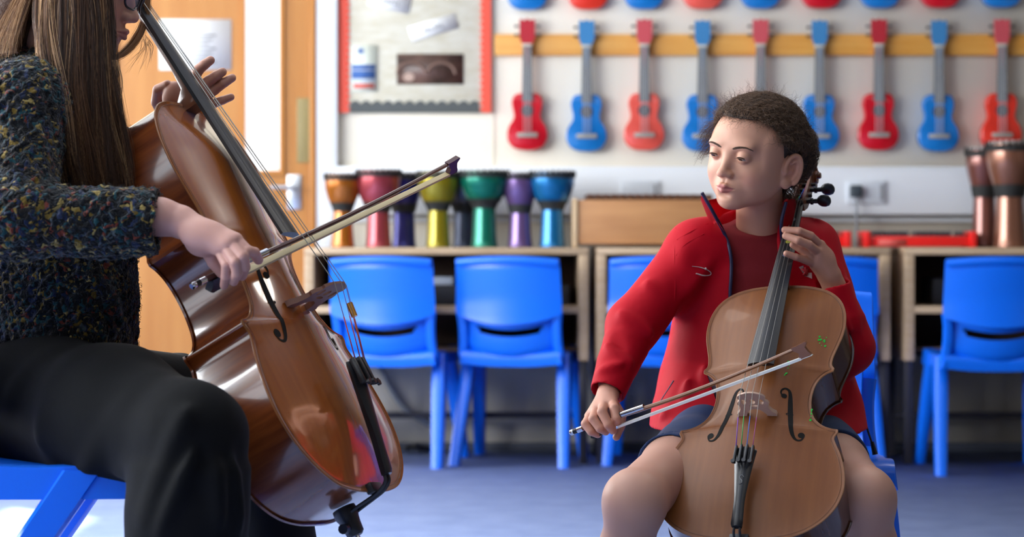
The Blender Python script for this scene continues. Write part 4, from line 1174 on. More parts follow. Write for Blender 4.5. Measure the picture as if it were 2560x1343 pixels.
# left hand on the fingerboard (photo right)
S = Sdf()
wr = A(2074, 690, 3.865)
mc = [A(2050, 614, 3.850), A(2046, 633, 3.842), A(2042, 648, 3.845), A(2038, 662, 3.850)]
for i, m_ in enumerate(mc): S.cone(wr+(m_-wr)*.05, m_, .0170-.001*i, .0112, k=.010)
S.cone(A(2086, 718, 3.872), wr, .020, .0195, k=.012); S.cone(A(2108, 800, 3.878), A(2086, 718, 3.872), .022, .020, k=.012)
S.ell(A(2062, 655, 3.855), (.021, .014, .028), k=.01)
finger(S, [mc[0], A(2026, 590, 3.828), A(1998, 578, 3.818), A(1962, 575, 3.828)], .0088, .0066)
finger(S, [mc[1], A(2022, 612, 3.818), A(1995, 601, 3.808), A(1964, 590, 3.820)], .0090, .0067)
finger(S, [mc[2], A(2022, 640, 3.838), A(2000, 622, 3.836), A(1982, 612, 3.836)], .0085, .0066)
finger(S, [mc[3], A(2012, 650, 3.830), A(1990, 643, 3.815), A(1966, 634, 3.810)], .0078, .0060)
finger(S, [A(2060, 640, 3.875), A(2035, 625, 3.905), A(2010, 605, 3.915), A(1990, 592, 3.912)], .0100, .0075)
V, Q = S.mesh(.0013); V = relax(V, Q, 1); gb.append((V, Q, skin_colors(V, '#c08a74', GLIP, GCHK)))

# legs, hips and the hidden trunk in one skin
S = Sdf()
HIPR, HIPL = A(1830, 1058, 3.99), A(1985, 1058, 3.99)
kneeR, kneeL = A(1586, 1252, 3.50), A(2160, 1245, 3.56)
ankR, ankL = np.array((.172, 3.56, .07)), np.array((.66, 3.62, .07))
for hip, kn, an, s in ((HIPR, kneeR, ankR, -1), (HIPL, kneeL, ankL, 1)):
    S.cone(hip, hip+(kn-hip)*.62, .059, .0585, k=.02); S.cone(hip+(kn-hip)*.62, kn, .0585, .050, k=.02)
    S.ell(kn+np.array((0.001, -.004, -.004)), (.046, .045, .050), k=.03)
    cf = kn+(an-kn)*.32; S.cone(kn, cf+np.array((0, .012, 0)), .045, .047, k=.02); S.cone(cf+np.array((0, .012, 0)), an, .047, .030, k=.02)
    S.cone(an, an+np.array((0, -.10, -.035)), .030, .026, k=.02); S.ell(an+np.array((0, .01, -.035)), (.030, .036, .030), k=.02)
S.cone(HIPR, HIPL, .060, .060, k=.02)
S.cone(A(1905, 1040, 3.99), A(1900, 700, 4.0), .060, .055, k=.02); S.cone(A(1900, 700, 4.0), A(1900, 590, 3.985), .05, .03, k=.02)
V, Q = S.mesh(.0034); V = relax(V, Q, 2); gb.append((V, Q, skin_colors(V, '#c29480', GLIP, GCHK)))
off = 0; VV, QQ, CC = [], [], []
for V, Q, C in gb: VV.append(V); QQ.append(Q+off); CC.append(C); off += len(V)
girl = link('person', np_mesh('person', np.concatenate(VV), np.concatenate(QQ), np.concatenate(CC)), M['skin_g'])
tag(girl, 'seated girl in a red jacket playing the small cello, looking sideways at the woman', 'person')
# move origin to the seat without moving the mesh is not needed: the body is modelled in room coordinates

# eyes
def eyes(Mx, parent, iris, gaze, sc=1.):
    for s in (-1, 1):
        c = Vector((s*.031, .0735, -.001)); bm = bmesh.new(); bmesh.ops.create_uvsphere(bm, u_segments=96, v_segments=64, radius=.0122)
        g = Vector(gaze).normalized(); me = bpy.data.meshes.new('eye')
        bm.to_mesh(me); bm.free()
        co = np.array([v.co for v in me.vertices]); d = co@np.array(g)/.0122
        a = np.arccos(np.clip(d, -1, 1)); C = np.tile(np.array(srgb('#a2948c')[:3]), (len(co), 1))
        C[a < .62] = np.array(srgb(iris)[:3]); C[a < .30] = (.004, .003, .003)
        ca = me.color_attributes.new('Col', 'FLOAT_COLOR', 'POINT'); ca.data.foreach_set('color', np.concatenate([C, np.ones((len(C), 1))], 1).astype(np.float32).ravel())
        me.transform(Matrix.Translation(c)); me.transform(Mx)
        link('eye', me, M['eye'], parent)
eyes(HG, girl, '#2a170d', (-.36, .84, -.36))

# brows and lashes
def brow_strands(Mx, S, sc, n, rad, r, lash=True):
    out = []
    for s in (-1, 1):
        for i in range(n):
            t = r.random(); x = .012+.036*t; z = .0125+.0065*math.sin(min(1, t*1.15)*PI*.62)-.004*max(0, t-.75)*4*.6+(r.random()-.5)*.0052*(1-.75*t)*min(1, .35+t*5)
            p = np.array((s*x, .10, z)); lo_, hi_ = .03, .11      # drop onto the skin along -y
            ys = np.linspace(.105, .045, 90); d = S.ev(np.stack([np.full(90, s*x), ys, np.full(90, z)], 1)); j = np.argmax(d < 0); y = ys[j]
            b = np.array((s*x, y+.0003, z)); dr = np.array((s*(.8), -.25*t-.05, .35-.75*t)); dr /= np.linalg.norm(dr); l = .006
            out.append(np.array([b, b+dr*l*.5+np.array((0, .0006, 0)), b+dr*l]))
        if lash:
            for i in range(70):
                t = (i/69*2-1)*.8; c = np.array((s*.031, .0735, -.001)); ang = t*.8
                b = c+np.array((math.sin(ang)*.0140, math.cos(ang)*.0140*.985, .0012-.0030*abs(t)**2))
                out.append(np.array([b, b+np.array((math.sin(ang)*.003, math.cos(ang)*.003, -.0018)), b+np.array((math.sin(ang)*.006, math.cos(ang)*.005, -.0022))]))
    return [xf(Mx, o) for o in out]
SH = head_sdf(tuple(nk), .044)
hair_obj('eyebrows', brow_strands(HG, SH, 1, 750, .0003, np.random.default_rng(3)), .00016, M['brow'], girl)

# hair: cap, combed-back curls, bun, flyaways
CR = np.array((.0715, .088, .068)); CC_ = np.array((0, -.014, .024))
BUNC = np.array((.016, -.114, -.010)); BUNR = np.array((.046, .038, .060))
def hl(P):     # >0 = in front of the hairline (bare)
    x, y, z = P[:, 0], P[:, 1], P[:, 2]
    ax = np.abs(x)
    yf = np.interp(z, [-.09, -.045, -.03, -.005, .02, .047, .067, .087, .13], [-.055, -.045, -.028, .012, .018, .030, .048, .2, .3])
    yf = yf+np.where(z > .05, .02*(1-np.clip(ax/.05, 0, 1)), 0)
    return y-yf
S = Sdf()
S.ell(CC_+np.array((0, -.004, .001)), CR+.0085, k=.01); S.ell((0, .026, .026), (.064, .058, .058), k=.02)
S.cone((0, -.06, -.02), (.0, -.058, -.075), .050, .036, k=.03)
S.add(lambda P: hl(P), (-1, -1, -1), (1, 1, 1), .01, 'i')
S.ops[-1] = ('i', lambda P: (hl(P)+.007).astype(np.float32), S.ops[-1][2], S.ops[-1][3], .01)
S.ell(BUNC, BUNR, k=.02)
for s in (-1, 1): S.ell((s*.080, -.014, -.028), (.018, .024, .036), k=.004, op='s')
S.add(lambda P: wob(P, 170, 4, .0016), (0, 0, 0), (0, 0, 0), .01, 'd')
V, Q = S.mesh(.0022); V = relax(V, Q, 1); cap_S = S
link('hair_cap', np_mesh('hair_cap', xf(HG, V), Q), M['hair_cap'], girl)
r = np.random.default_rng(8); st = []
def scalp(dirv, lift): return CC_+dirv*(CR+.009+lift)
BUN = BUNC
def proj_cap(p, lift):
    q = (p-CC_)/(CR+.0085+lift); n = np.linalg.norm(q)
    return CC_+(p-CC_)/max(n, 1e-6) if n < 1.0 else p
cnt = 0
while cnt < 9000:
    d = r.normal(size=3); d /= np.linalg.norm(d); p = scalp(d, -.001)
    h = hl(p[None])[0]
    if h > .003+.003*r.random() or p[2] < -.06 or (abs(p[0]) > .055 and abs(p[1]+.014) < .025 and p[2] < .006): continue
    cnt += 1
    n = 22; pts = []; q = p.copy(); L = .045+.045*r.random(); ph = r.random()*6.28; amp = .0018+.0030*r.random(); fr = 3.5+3.5*r.random(); lift0 = .0012+.0075*r.random()**2
    for i in range(n):
        t = i/(n-1); nn = (q-CC_)/(CR**2); nn /= np.linalg.norm(nn)
        tow = BUN-q; tow -= nn*(tow@nn); tl = np.linalg.norm(tow)
        tow = tow/tl if tl > 1e-4 else np.zeros(3)
        side = np.cross(nn, tow)
        pts.append(q+nn*lift0*math.sin(PI*min(1, t*1.1))**.5*1.0+nn*.001+side*amp*math.sin(ph+fr*6.28*t)+nn*amp*.8*math.cos(ph+fr*6.28*t))
        q = q+tow*L/(n-1); q = proj_cap(q, .0)
    st.append(np.array(pts))
# bun curls
for i in range(1300):
    d = r.normal(size=3); d /= np.linalg.norm(d); b = BUNC+d*BUNR*(.97+.08*r.random())
    tg = np.cross(d, r.normal(size=3)); tg /= np.linalg.norm(tg); bn = np.cross(d, tg); ra = .004+.008*r.random()
    st.append(np.array([b+tg*(ra*math.sin(a))+bn*ra*(1-math.cos(a))+d*.0025*math.sin(a*1.7) for a in np.linspace(0, 5.0, 13)]))
# nape curls
for i in range(500):
    b = np.array((r.uniform(-.045, .05), -.06+r.uniform(-.04, .012), -.05+r.uniform(-.03, .02))); ln = .03+.04*r.random(); ph = r.random()*6.28
    st.append(np.array([b+np.array((math.sin(ph+t*9)*.004, -.012*t+math.cos(ph+t*9)*.004, -ln*t)) for t in np.linspace(0, 1, 12)]))
hull = Sdf(); hull.ell(CC_+np.array((0, -.004, .001)), CR+.0085, k=.01); hull.ell((0, .026, .026), (.064, .058, .058), k=.02); hull.cone((0, -.06, -.02), (.0, -.058, -.075), .050, .036, k=.03)
def push(strs, nmax, lift):
    for i in range(min(nmax, len(strs))):
        P = strs[i]; d = hull.ev(P); n = P-CC_; n /= np.linalg.norm(n, axis=1)[:, None]
        strs[i] = P+n*np.maximum(0, lift+.004*((i*7919) % 97)/97-d)[:, None]
push(st, 9000, .0012)
st = [s_ for s_ in st if not ((s_[:, 0] > .060) & (np.abs(s_[:, 1]+.016+.25*(s_[:, 2]+.028)) < .0225) & (s_[:, 2] > -.062) & (s_[:, 2] < .004)).any()]
st_main = [xf(HG, s) for s in st]
hair_obj('hair', st_main, .00030, M['hair_girl'], girl)
fz = []
for i in range(2600):
    d = r.normal(size=3); d[2] = abs(d[2])*.8; d[1] = d[1]*.9+.25; d /= np.linalg.norm(d); p = scalp(d, .001)
    if hl(p[None])[0] > .012: continue
    up = d*.42+r.normal(size=3)*.55; up -= d*min(0, up@d-.12); up /= np.linalg.norm(up); ln = (.014+.026*r.random()**1.3); ph = r.random()*6.28; s1 = np.cross(up, r.normal(size=3)); s1 /= np.linalg.norm(s1); s2 = np.cross(up, s1); ca = .0014+.0032*r.random(); tu = 7+9*r.random()
    fz.append(xf(HG, np.array([p+up*ln*t+s1*ca*math.sin(ph+tu*t)*t+s2*ca*math.cos(ph+tu*t)*t for t in np.linspace(0, 1, 22)])))
for i in range(260):        # wisps in front of the temple on her far side
    b = np.array((-.062, .030+.02*r.random(), .055-.06*r.random())); ph = r.random()*6.28; ln = .012+.028*r.random()
    fz.append(xf(HG, np.array([b+np.array((-.012*t-ln*.5*t, ln*.4*t+.005*math.sin(ph+13*t)*t, -ln*t*.8+.005*math.cos(ph+13*t)*t)) for t in np.linspace(0, 1, 22)])))
hair_obj('hair_wisps', fz, .00017, M['hair_girl'], girl)

# ------------------------------------------------ girl's clothes
TY_ = 3.985
def zz(py, Y=TY_): return CAMH-(py-HOR)/FPX*Y
def xx(px, Y=TY_): return (px-1280)/FPX*Y
pys = [548, 565, 590, 620, 680, 780, 900, 1000, 1060]
lz = [zz(p) for p in pys]
lcx = [xx(p) for p in (1888, 1886, 1884, 1884, 1884, 1888, 1892, 1886, 1886)]
lcy = [4.0, 3.99, 3.985, 3.985, 3.98, 3.98, 3.98, 3.955, 3.935]
lrx = [.050, .070, .096, .125, .148, .156, .180, .200, .205]
lry = [.050, .065, .080, .088, .095, .100, .115, .155, .195]
def add_torso(S, grow, k=.02): S.loft(lz, lcx, lcy, lrx, lry, k=k, grow=grow)
SHR, ELR, CUR = A(1742, 622, 3.95), A(1584, 812, 3.88), A(1517, 985, 3.782)
SHL, ELL_, CUL = A(2024, 624, 3.97), A(2122, 868, 3.88), A(2083, 712, 3.872)
T = Sdf(); add_torso(T, -.012)
T.cone(SHR, SHL, .045, .045, k=.03)
T.ell(A(1893, 540, 3.93), (.052, .055, .036), k=.01, op='s')
sdf_obj('tshirt', T, .0035, M['tee'], girl, 2)
neckband = [A(1893, 540, 3.93)+np.array((.054*math.cos(a), .056*math.sin(a), -.027)) for a in np.linspace(0, 2*PI, 33)]
J = Sdf(); add_torso(J, .0, k=.03)
J.cone(A(1890, 600, 3.975), SHR, .062, .052, k=.03); J.cone(A(1890, 600, 3.975), SHL, .062, .052, k=.03)
for sh, el, cu, r0, r1, r2 in ((SHR, ELR, CUR, .054, .049, .034), (SHL, ELL_, CUL, .054, .047, .034)):
    J.cone(sh, el, r0, r1, k=.035); J.cone(el, el+(cu-el)*.55, r1*.98, (r1+r2)/2*.98, k=.02); J.ccone(el+(cu-el)*.3, cu, (r1*.7+r2*.3)*.97, r2, k=.008)
# folds: soft ridges along line segments
def ridges(F, L):
    for a, b, w_, h in L:
        a, b = np.array(a, np.float32), np.array(b, np.float32); ab = b-a; LL = float(ab@ab)
        def f(P, a=a, ab=ab, LL=LL, w_=w_, h=h):
            t = (P-a)@ab/LL; tc = np.clip(t, 0, 1); d = np.linalg.norm(P-a-tc[:, None]*ab, axis=1)
            return -2.0*h*np.exp(-(d/w_)**2)*(np.sin(PI*(tc*.8+.1)))
        F.add(f, (0, 0, 0), (0, 0, 0), .01, 'd')
# hollow cuffs and hem
for el, cu, r2 in ((ELR, CUR, .034), (ELL_, CUL, .034)):
    w = (cu-el)/np.linalg.norm(cu-el); J.ccone(cu-w*.045, cu+w*.02, r2-.008, r2-.004, k=.003, op='s')
J.loft([zz(1045), zz(1090)], [xx(1886)]*2, [3.94]*2, [.19, .2], [.175, .185], k=.004, op='s')
# front opening between the two zip edges
zl = [zz(p, 3.88) for p in (470, 545, 600, 650, 735, 850)]; xl = [xx(p, 3.88) for p in (1778, 1802, 1822, 1831, 1829, 1832)]; xr = [xx(p, 3.88) for p in (1972, 1955, 1948, 1952, 1962, 1962)]
def opening(P):
    z = P[:, 2]; o = np.argsort(zl); a = np.interp(z, np.array(zl)[o], np.array(xl)[o]); b = np.interp(z, np.array(zl)[o], np.array(xr)[o])
    c = np.maximum(np.maximum(a-P[:, 0], P[:, 0]-b), P[:, 1]-3.99); return c.astype(np.float32)
J.add(opening, (xx(1770), 3.75, zz(900)), (xx(1980), 3.99, zz(440)), .003, 's')
J.ell(A(1893, 545, 3.965), (.051, .056, .036), k=.006, op='s')
ridges(J, [(A(1540, 775, 3.83), A(1650, 850, 3.82), .011, .007), (A(1500, 850, 3.81), A(1590, 915, 3.78), .009, .006),
  (A(1490, 930, 3.78), A(1565, 905, 3.77), .009, .005), (A(1600, 690, 3.86), A(1680, 760, 3.87), .012, .005), (A(1530, 830, 3.81), A(1560, 880, 3.79), .012, -.006),
  (A(2100, 700, 3.87), A(2150, 830, 3.83), .010, .007), (A(2085, 760, 3.84), A(2150, 860, 3.81), .010, .007), (A(2070, 640, 3.92), A(2125, 720, 3.88), .010, .006), (A(2110, 800, 3.83), A(2160, 790, 3.86), .01, .005),
  (A(1690, 790, 3.87), A(1655, 1030, 3.85), .012, .007), (A(1722, 800, 3.87), A(1712, 1040, 3.85), .012, .006), (A(1755, 840, 3.87), A(1770, 1030, 3.85), .012, .006), (A(1700, 600, 3.88), A(1730, 740, 3.88), .02, .004),
  (A(1790, 640, 3.88), A(1700, 760, 3.87), .016, .004), (A(1640, 1040, 3.86), A(1760, 1030, 3.84), .010, .005)])
J.add(lambda P: wob(P, 30, 21, .0018)+wob(P, 70, 22, .0007), (0, 0, 0), (0, 0, 0), .01, 'd')
jk = sdf_obj('jacket', J, .003, M['jacket'], girl, 2)
def on_surface(F, px, py, y0, y1, lift):
    """first hit along the sight line from distance y0 to y1"""
    Y = np.linspace(y0, y1, 240); P = np.stack([(px-1280)/FPX*Y, Y, CAMH-(py-HOR)/FPX*Y], 1); d = F.ev(P); j = int(np.argmax(d < 0)) if (d < 0).any() else 120
    return Vector(P[j])-Vector((0, lift, 0))
# collar
cb = [A(1812, 580, 3.885), A(1790, 556, 3.90), A(1785, 578, 3.955), A(1815, 572, 4.02), A(1890, 568, 4.05), A(1965, 575, 4.03), A(1992, 580, 3.97), A(1985, 580, 3.91), A(1952, 606, 3.885)]
ct = [A(1757, 483, 3.855), A(1752, 497, 3.89), A(1760, 503, 3.95), A(1810, 492, 4.03), A(1890, 482, 4.06), A(1975, 494, 4.03), A(1992, 500, 3.96), A(1980, 497, 3.90), A(1964, 503, 3.87)]
B_, T_ = spline(cb, 6), spline(ct, 6); bm = bmesh.new(); rows = []
for j in range(7):
    t = j/6; rows.append([bm.verts.new(a.lerp(b, t)+Vector((0, 0, -.004*math.sin(PI*t)))) for a, b in zip(B_, T_)])
for a, b in zip(rows[:-1], rows[1:]):
    for i in range(len(a)-1): bm.faces.new((a[i], a[i+1], b[i+1], b[i]))
bmesh.ops.solidify(bm, geom=bm.faces[:], thickness=.006)
fin('collar', bm, M['jacket'], jk, ang=60)
# zip tapes
zp = [Vector(A(1755, 482, 3.853)), Vector(A(1785, 535, 3.868))]+[on_surface(J, x-4, y, 3.7, 4.0, .002) for x, y in ((1815, 585), (1828, 625), (1832, 660), (1831, 700), (1829, 740), (1832, 790))]
bm = bmesh.new(); add_tube(bm, spline(zp, 6), .0034, 8, True); fin('zip', bm, M['navytrim'], jk)
zp = [Vector(A(1965, 505, 3.868)), Vector(A(1953, 560, 3.875))]+[on_surface(J, x+4, y, 3.7, 4.0, .002) for x, y in ((1952, 612), (1956, 650), (1962, 690))]
bm = bmesh.new(); add_tube(bm, spline(zp, 6), .0034, 8, True); fin('zip', bm, M['navytrim'], jk)
# printed swoosh on the chest
sw = [(1730, 666), (1748, 668), (1766, 674), (1777, 682), (1774, 688), (1758, 689), (1740, 684)]
bm = bmesh.new(); add_tube(bm, spline([on_surface(J, x, y, 3.7, 4.05, .0016) for x, y in sw], 5), [.0006]*6+[.0009]*18+[.0012]*7, 6); 
q = on_surface(J, 1764, 672, 3.7, 4.05, .0016); bmesh.ops.create_uvsphere(bm, u_segments=10, v_segments=6, radius=.0024, matrix=Matrix.Translation(q))
fin('chest_logo', bm, M['logo'], jk)
# shoulder seams
for sm in (((1690, 570), (1686, 640), (1688, 720), (1684, 770)), ((1692, 600), (1730, 578), (1770, 560)), ((1690, 640), (1715, 610), (1760, 585))):
    bm = bmesh.new(); add_tube(bm, spline([on_surface(J, x, y, 3.7, 4.1, .0004) for x, y in sm], 6), .0013, 6); fin('seam', bm, M['jacket'], jk)
# pocket zip and cuff tab, drawcord
bm = bmesh.new(); add_tube(bm, spline([on_surface(J, x, y, 3.6, 4.05, .001) for x, y in ((1684, 952), (1672, 972), (1660, 990), (1652, 1003))], 5), .0016, 8); fin('pocket_zip', bm, M['navytrim'], jk)
bm = bmesh.new(); pt = [on_surface(J, x, y, 3.6, 4.05, .0015) for x, y in ((1514, 962), (1556, 985), (1556, 1002), (1518, 985))]
bm.faces.new([bm.verts.new(p) for p in pt]); bmesh.ops.subdivide_edges(bm, edges=bm.edges[:], cuts=3, use_grid_fill=True); bmesh.ops.solidify(bm, geom=bm.faces[:], thickness=.004); fin('cuff_tab', bm, M['jacket'], jk)
bm = bmesh.new(); add_tube(bm, spline([at(2148, 1050, 3.95), at(2163, 1060, 3.94), at(2172, 1085, 3.935), at(2183, 1118, 3.93)], 5), .002, 6); add_tube(bm, [at(2180, 1105, 3.93), at(2188, 1137, 3.925)], [.0035, .0055], 8); fin('drawcord', bm, M['black'], jk)
# school badge on the left breast of the T-shirt
bm = bmesh.new(); pt = [on_surface(J, x, y, 3.6, 4.1, .001) for x, y in ((1997, 668), (2012, 663), (2028, 670), (2030, 697), (2012, 690))]
bm.faces.new([bm.verts.new(p) for p in pt]); bmesh.ops.solidify(bm, geom=bm.faces[:], thickness=.0015); bg = fin('chest_badge', bm, M['badge'], jk)
bm = bmesh.new()
for a in ((2003, 672, 2020, 684), (2020, 672, 2008, 688), (2012, 668, 2016, 690)): add_tube(bm, [on_surface(J, a[0], a[1], 3.6, 4.1, .0025), on_surface(J, a[2], a[3], 3.6, 4.1, .0025)], .0022, 6)
fin('badge_emblem', bm, M['badgered'], bg)
# shorts
H = Sdf()
for hip, kn, t1 in ((HIPR, kneeR, .64), (HIPL, kneeL, .60)):
    e = hip+(kn-hip)*t1; H.cone(hip, hip+(e-hip)*.5, .072, .075, k=.03); H.ccone(hip+(e-hip)*.15, e, .073, .0690, k=.01)
H.cone(HIPR, HIPL, .075, .075, k=.03)
for hip, kn, t1 in ((HIPR, kneeR, .64), (HIPL, kneeL, .60)):
    e = hip+(kn-hip)*t1; w = (e-hip)/np.linalg.norm(e-hip); H.ccone(e-w*.02, e+w*.02, .0615, .062, k=.003, op='s')
H.add(lambda P: wob(P, 45, 31, .0022), (0, 0, 0), (0, 0, 0), .01, 'd')
sdf_obj('shorts', H, .0033, M['navy'], girl, 2)
# shoes (below the frame)
M['shoe'] = mat('black_school_shoe', '#16161a', .4)
for an in (ankR, ankL):
    Z = Sdf(); Z.ell(an+np.array((0, .0, -.035)), (.038, .05, .036), k=.02); Z.cone(an+np.array((0, 0, -.04)), an+np.array((0, -.115, -.042)), .034, .028, k=.02); Z.box(an+np.array((0, -.05, -.062)), (.04, .10, .009), rad=.006, k=.006)
    sdf_obj('shoe', Z, .004, M['shoe'], girl, 1)
chair(.552, 4.03, 176, 'blue plastic chair the girl sits on', .93, group=None)
# ================================================================== the woman (profile, facing the photo's right)
gb = []
TBASE, TLIP, TCHK = '#c9977f', '#b0726a', '#c98674'
HT = Matrix.Translation(at(203, -50, 3.52)) @ head_frame(Vector((0, 0, 0)), math.radians(-88), math.radians(17)) @ Matrix.Scale(1.09, 4)
nk = HT.inverted() @ at(135, 210, 3.5)
S = head_sdf(tuple(nk), .046, True)
V, Q = S.mesh(.0016); V = relax(V, Q, 1); gb.append((xf(HT, V), Q, skin_colors(V, TBASE, TLIP, TCHK, True)))
# right hand on the bow
S = Sdf()
wr = A(445, 552, 3.245)
S.cone(A(330, 545, 3.25), A(400, 542, 3.245), .030, .0285, k=.01); S.cone(A(400, 542, 3.245), wr, .0285, .0265, k=.012)
mc = [A(590, 600, 3.205), A(576, 606, 3.200), A(562, 614, 3.202), A(546, 622, 3.210)]
for i, m_ in enumerate(mc): S.cone(wr+(m_-wr)*.12, m_, .0185-.0012*i, .0112, k=.014)
S.ell(A(505, 590, 3.215), (.034, .016, .022), k=.014)
S.ell(A(510, 612, 3.235), (.028, .018, .020), k=.014)
finger(S, [mc[0], A(618, 628, 3.196), A(636, 632, 3.215), A(646, 650, 3.240)], .0100, .0078)
finger(S, [mc[1], A(607, 640, 3.187), A(612, 668, 3.198), A(605, 690, 3.222)], .0100, .0078)
finger(S, [mc[2], A(588, 655, 3.185), A(592, 684, 3.194), A(584, 704, 3.216)], .0097, .0075)
finger(S, [mc[3], A(566, 662, 3.194), A(564, 692, 3.205), A(560, 714, 3.224)], .0088, .0068)
finger(S, [A(515, 618, 3.245), A(535, 655, 3.255), A(555, 680, 3.262), A(580, 690, 3.268)], .0125, .0085)
V, Q = S.mesh(.0014); V = relax(V, Q, 1); gb.append((V, Q, skin_colors(V, '#c9988a', TLIP, TCHK)))
# left hand behind the neck of the cello, fingers spread
S = Sdf()
wr = A(408, 318, 3.72)
mc = [A(484, 196, 3.655), A(502, 220, 3.662), A(512, 242, 3.668), A(514, 268, 3.672)]
for i, m_ in enumerate(mc): S.cone(wr+(m_-wr)*.15, m_, .019-.001*i, .0115, k=.014)
S.cone(A(330, 380, 3.79), wr, .031, .028, k=.012)
S.ell(A(455, 262, 3.69), (.030, .018, .034), k=.014); S.ell(A(436, 245, 3.645), (.022, .016, .030), k=.014)
finger(S, [mc[0], A(497, 174, 3.652), A(512, 161, 3.648), A(526, 151, 3.648)], .0102, .0080)
finger(S, [mc[1], A(521, 203, 3.660), A(540, 190, 3.655), A(556, 180, 3.655)], .0104, .0080)
finger(S, [mc[2], A(537, 224, 3.668), A(559, 208, 3.662), A(580, 195, 3.662)], .0100, .0076)
finger(S, [mc[3], A(536, 258, 3.676), A(556, 251, 3.674), A(577, 243, 3.674)], .0090, .0068)
finger(S, [A(410, 290, 3.70), A(393, 255, 3.675), A(396, 225, 3.655), A(418, 213, 3.645)], .0118, .0092)
V, Q = S.mesh(.0015); V = relax(V, Q, 1); gb.append((V, Q, skin_colors(V, '#b98672', TLIP, TCHK)))
# hidden trunk and legs
S = Sdf()
THR, THL = A(112, 1002, 3.41), A(130, 985, 3.62)
TKR, TKL = A(482, 1085, 3.085), A(640, 1000, 3.86)
TAR, TAL = np.array((-.50, 3.10, .08)), np.array((-.45, 3.86, .08))
for hip, kn, an in ((THR, TKR, TAR), (THL, TKL, TAL)):
    S.cone(hip, kn, .07, .05, k=.03); S.cone(kn, an, .048, .03, k=.02); S.cone(an, an+np.array((.14, 0, -.045)), .03, .025, k=.02)
S.cone(THR, THL, .08, .08, k=.03); S.cone(A(125, 990, 3.52), A(125, 500, 3.5), .08, .08, k=.04); S.cone(A(110, 500, 3.5), A(135, 220, 3.5), .08, .04, k=.04)
V, Q = S.mesh(.006); V = relax(V, Q, 1); gb.append((V, Q, skin_colors(V, TBASE, TLIP, TCHK)))
off = 0; VV, QQ, CC = [], [], []
for V, Q, C in gb: VV.append(V); QQ.append(Q+off); CC.append(C); off += len(V)
woman = link('person', np_mesh('person', np.concatenate(VV), np.concatenate(QQ), np.concatenate(CC)), M['skin_t'])
tag(woman, 'long haired woman in a dark speckled knitted jumper bowing the large cello, in profile', 'person')
eyes(HT, woman, '#4a3524', (0, .9, -.2))
hair_obj('eyebrows', brow_strands(HT, S if False else head_sdf(tuple(nk), .046), 1, 260, .0003, np.random.default_rng(5), True), .0003, M['brow'], woman)
# glasses
M['specs'] = mat('dark_navy_spectacles', '#15161f', .25); M['lens'] = mat('spectacle_lens', '#aab2cc', .05)
_nt = M['lens'].node_tree; _g = _nt.nodes.new('ShaderNodeBsdfTransparent'); _mx = _nt.nodes.new('ShaderNodeMixShader'); _mx.inputs[0].default_value = .25
_nt.links.new(_g.outputs[0], _mx.inputs[1]); _nt.links.new(_nt.nodes['Principled BSDF'].outputs[0], _mx.inputs[2]); _nt.links.new(_mx.outputs[0], _nt.nodes['Material Output'].inputs['Surface'])
bm = bmesh.new(); bl = bmesh.new()
for s in (-1, 1):
    pts = []
    for k in range(33):
        q = 2*PI*k/32; x = .033+.0245*math.copysign(abs(math.cos(q))**.7, math.cos(q)); z = -.004+.019*math.copysign(abs(math.sin(q))**.8, math.sin(q))
        pts.append(HT @ Vector((s*x, .100-.35*max(0, x-.03)-.06*z*-1, z)))
    add_tube(bm, pts, .0021, 8, False)
    bl.faces.new([bl.verts.new(p) for p in pts[:-1]])
    add_tube(bm, [HT @ Vector((s*.0575, .091, .004)), HT @ Vector((s*.073, .075, .004)), HT @ Vector((s*.077, .0, .003)), HT @ Vector((s*.077, -.02, -.008))], .0018, 6)
add_tube(bm, spline([HT @ Vector((x, .101+y, .004)) for x, y in ((-.010, 0), (0, .003), (.010, 0))], 4), .002, 6)
gl = fin('glasses', bm, M['specs'], woman); fin('lens', bl, M['lens'], gl)
# jumper
K = Sdf()
kz_ = [.8-(p-620)/5120*3.5 for p in (905, 860, 760, 640, 520, 400, 300, 230, 185)]
K.loft(kz_, [(p-1280)/5120*3.5 for p in (150, 152, 152, 150, 140, 130, 125, 130, 135)], [3.51]*9, [.128, .130, .132, .128, .13, .13, .115, .085, .05], [.165, .165, .155, .15, .16, .17, .16, .11, .06], k=.03, pw=2.2)
SR, ER, CR_ = A(62, 275, 3.345), A(50, 552, 3.235), A(392, 556, 3.245)
SL, EL2, CL_ = A(110, 270, 3.67), A(170, 470, 3.86), A(345, 372, 3.775)
K.cone(A(120, 235, 3.5), A(10, 215, 3.5), .07, .06, k=.03); K.cone(A(120, 235, 3.5), SR, .07, .070, k=.04); K.cone(A(120, 235, 3.5), SL, .07, .070, k=.04)
K.cone(SR, ER, .072, .060, k=.05); K.cone(ER, ER+(CR_-ER)*.6, .058, .052, k=.03); K.ccone(ER+(CR_-ER)*.25, CR_, .055, .0515, k=.01)
K.cone(SL, EL2, .066, .055, k=.05); K.cone(EL2, EL2+(CL_-EL2)*.6, .055, .046, k=.03); K.ccone(EL2+(CL_-EL2)*.3, CL_, .050, .044, k=.01)
for el, cu, rr in ((ER, CR_, .043), (EL2, CL_, .037)):
    w_ = (cu-el)/np.linalg.norm(cu-el); K.ccone(cu-w_*.03, cu+w_*.02, rr, rr+.002, k=.004, op='s')
ridges(K, [(A(120, 600, 3.22), A(300, 640, 3.24), .012, .006), (A(60, 480, 3.2), A(160, 520, 3.2), .014, .007), (A(30, 420, 3.26), A(120, 470, 3.24), .014, .006), (A(200, 500, 3.2), A(330, 490, 3.22), .014, .004), (A(250, 700, 3.38), A(330, 820, 3.42), .014, .006), (A(180, 640, 3.35), A(300, 760, 3.4), .014, .005)])
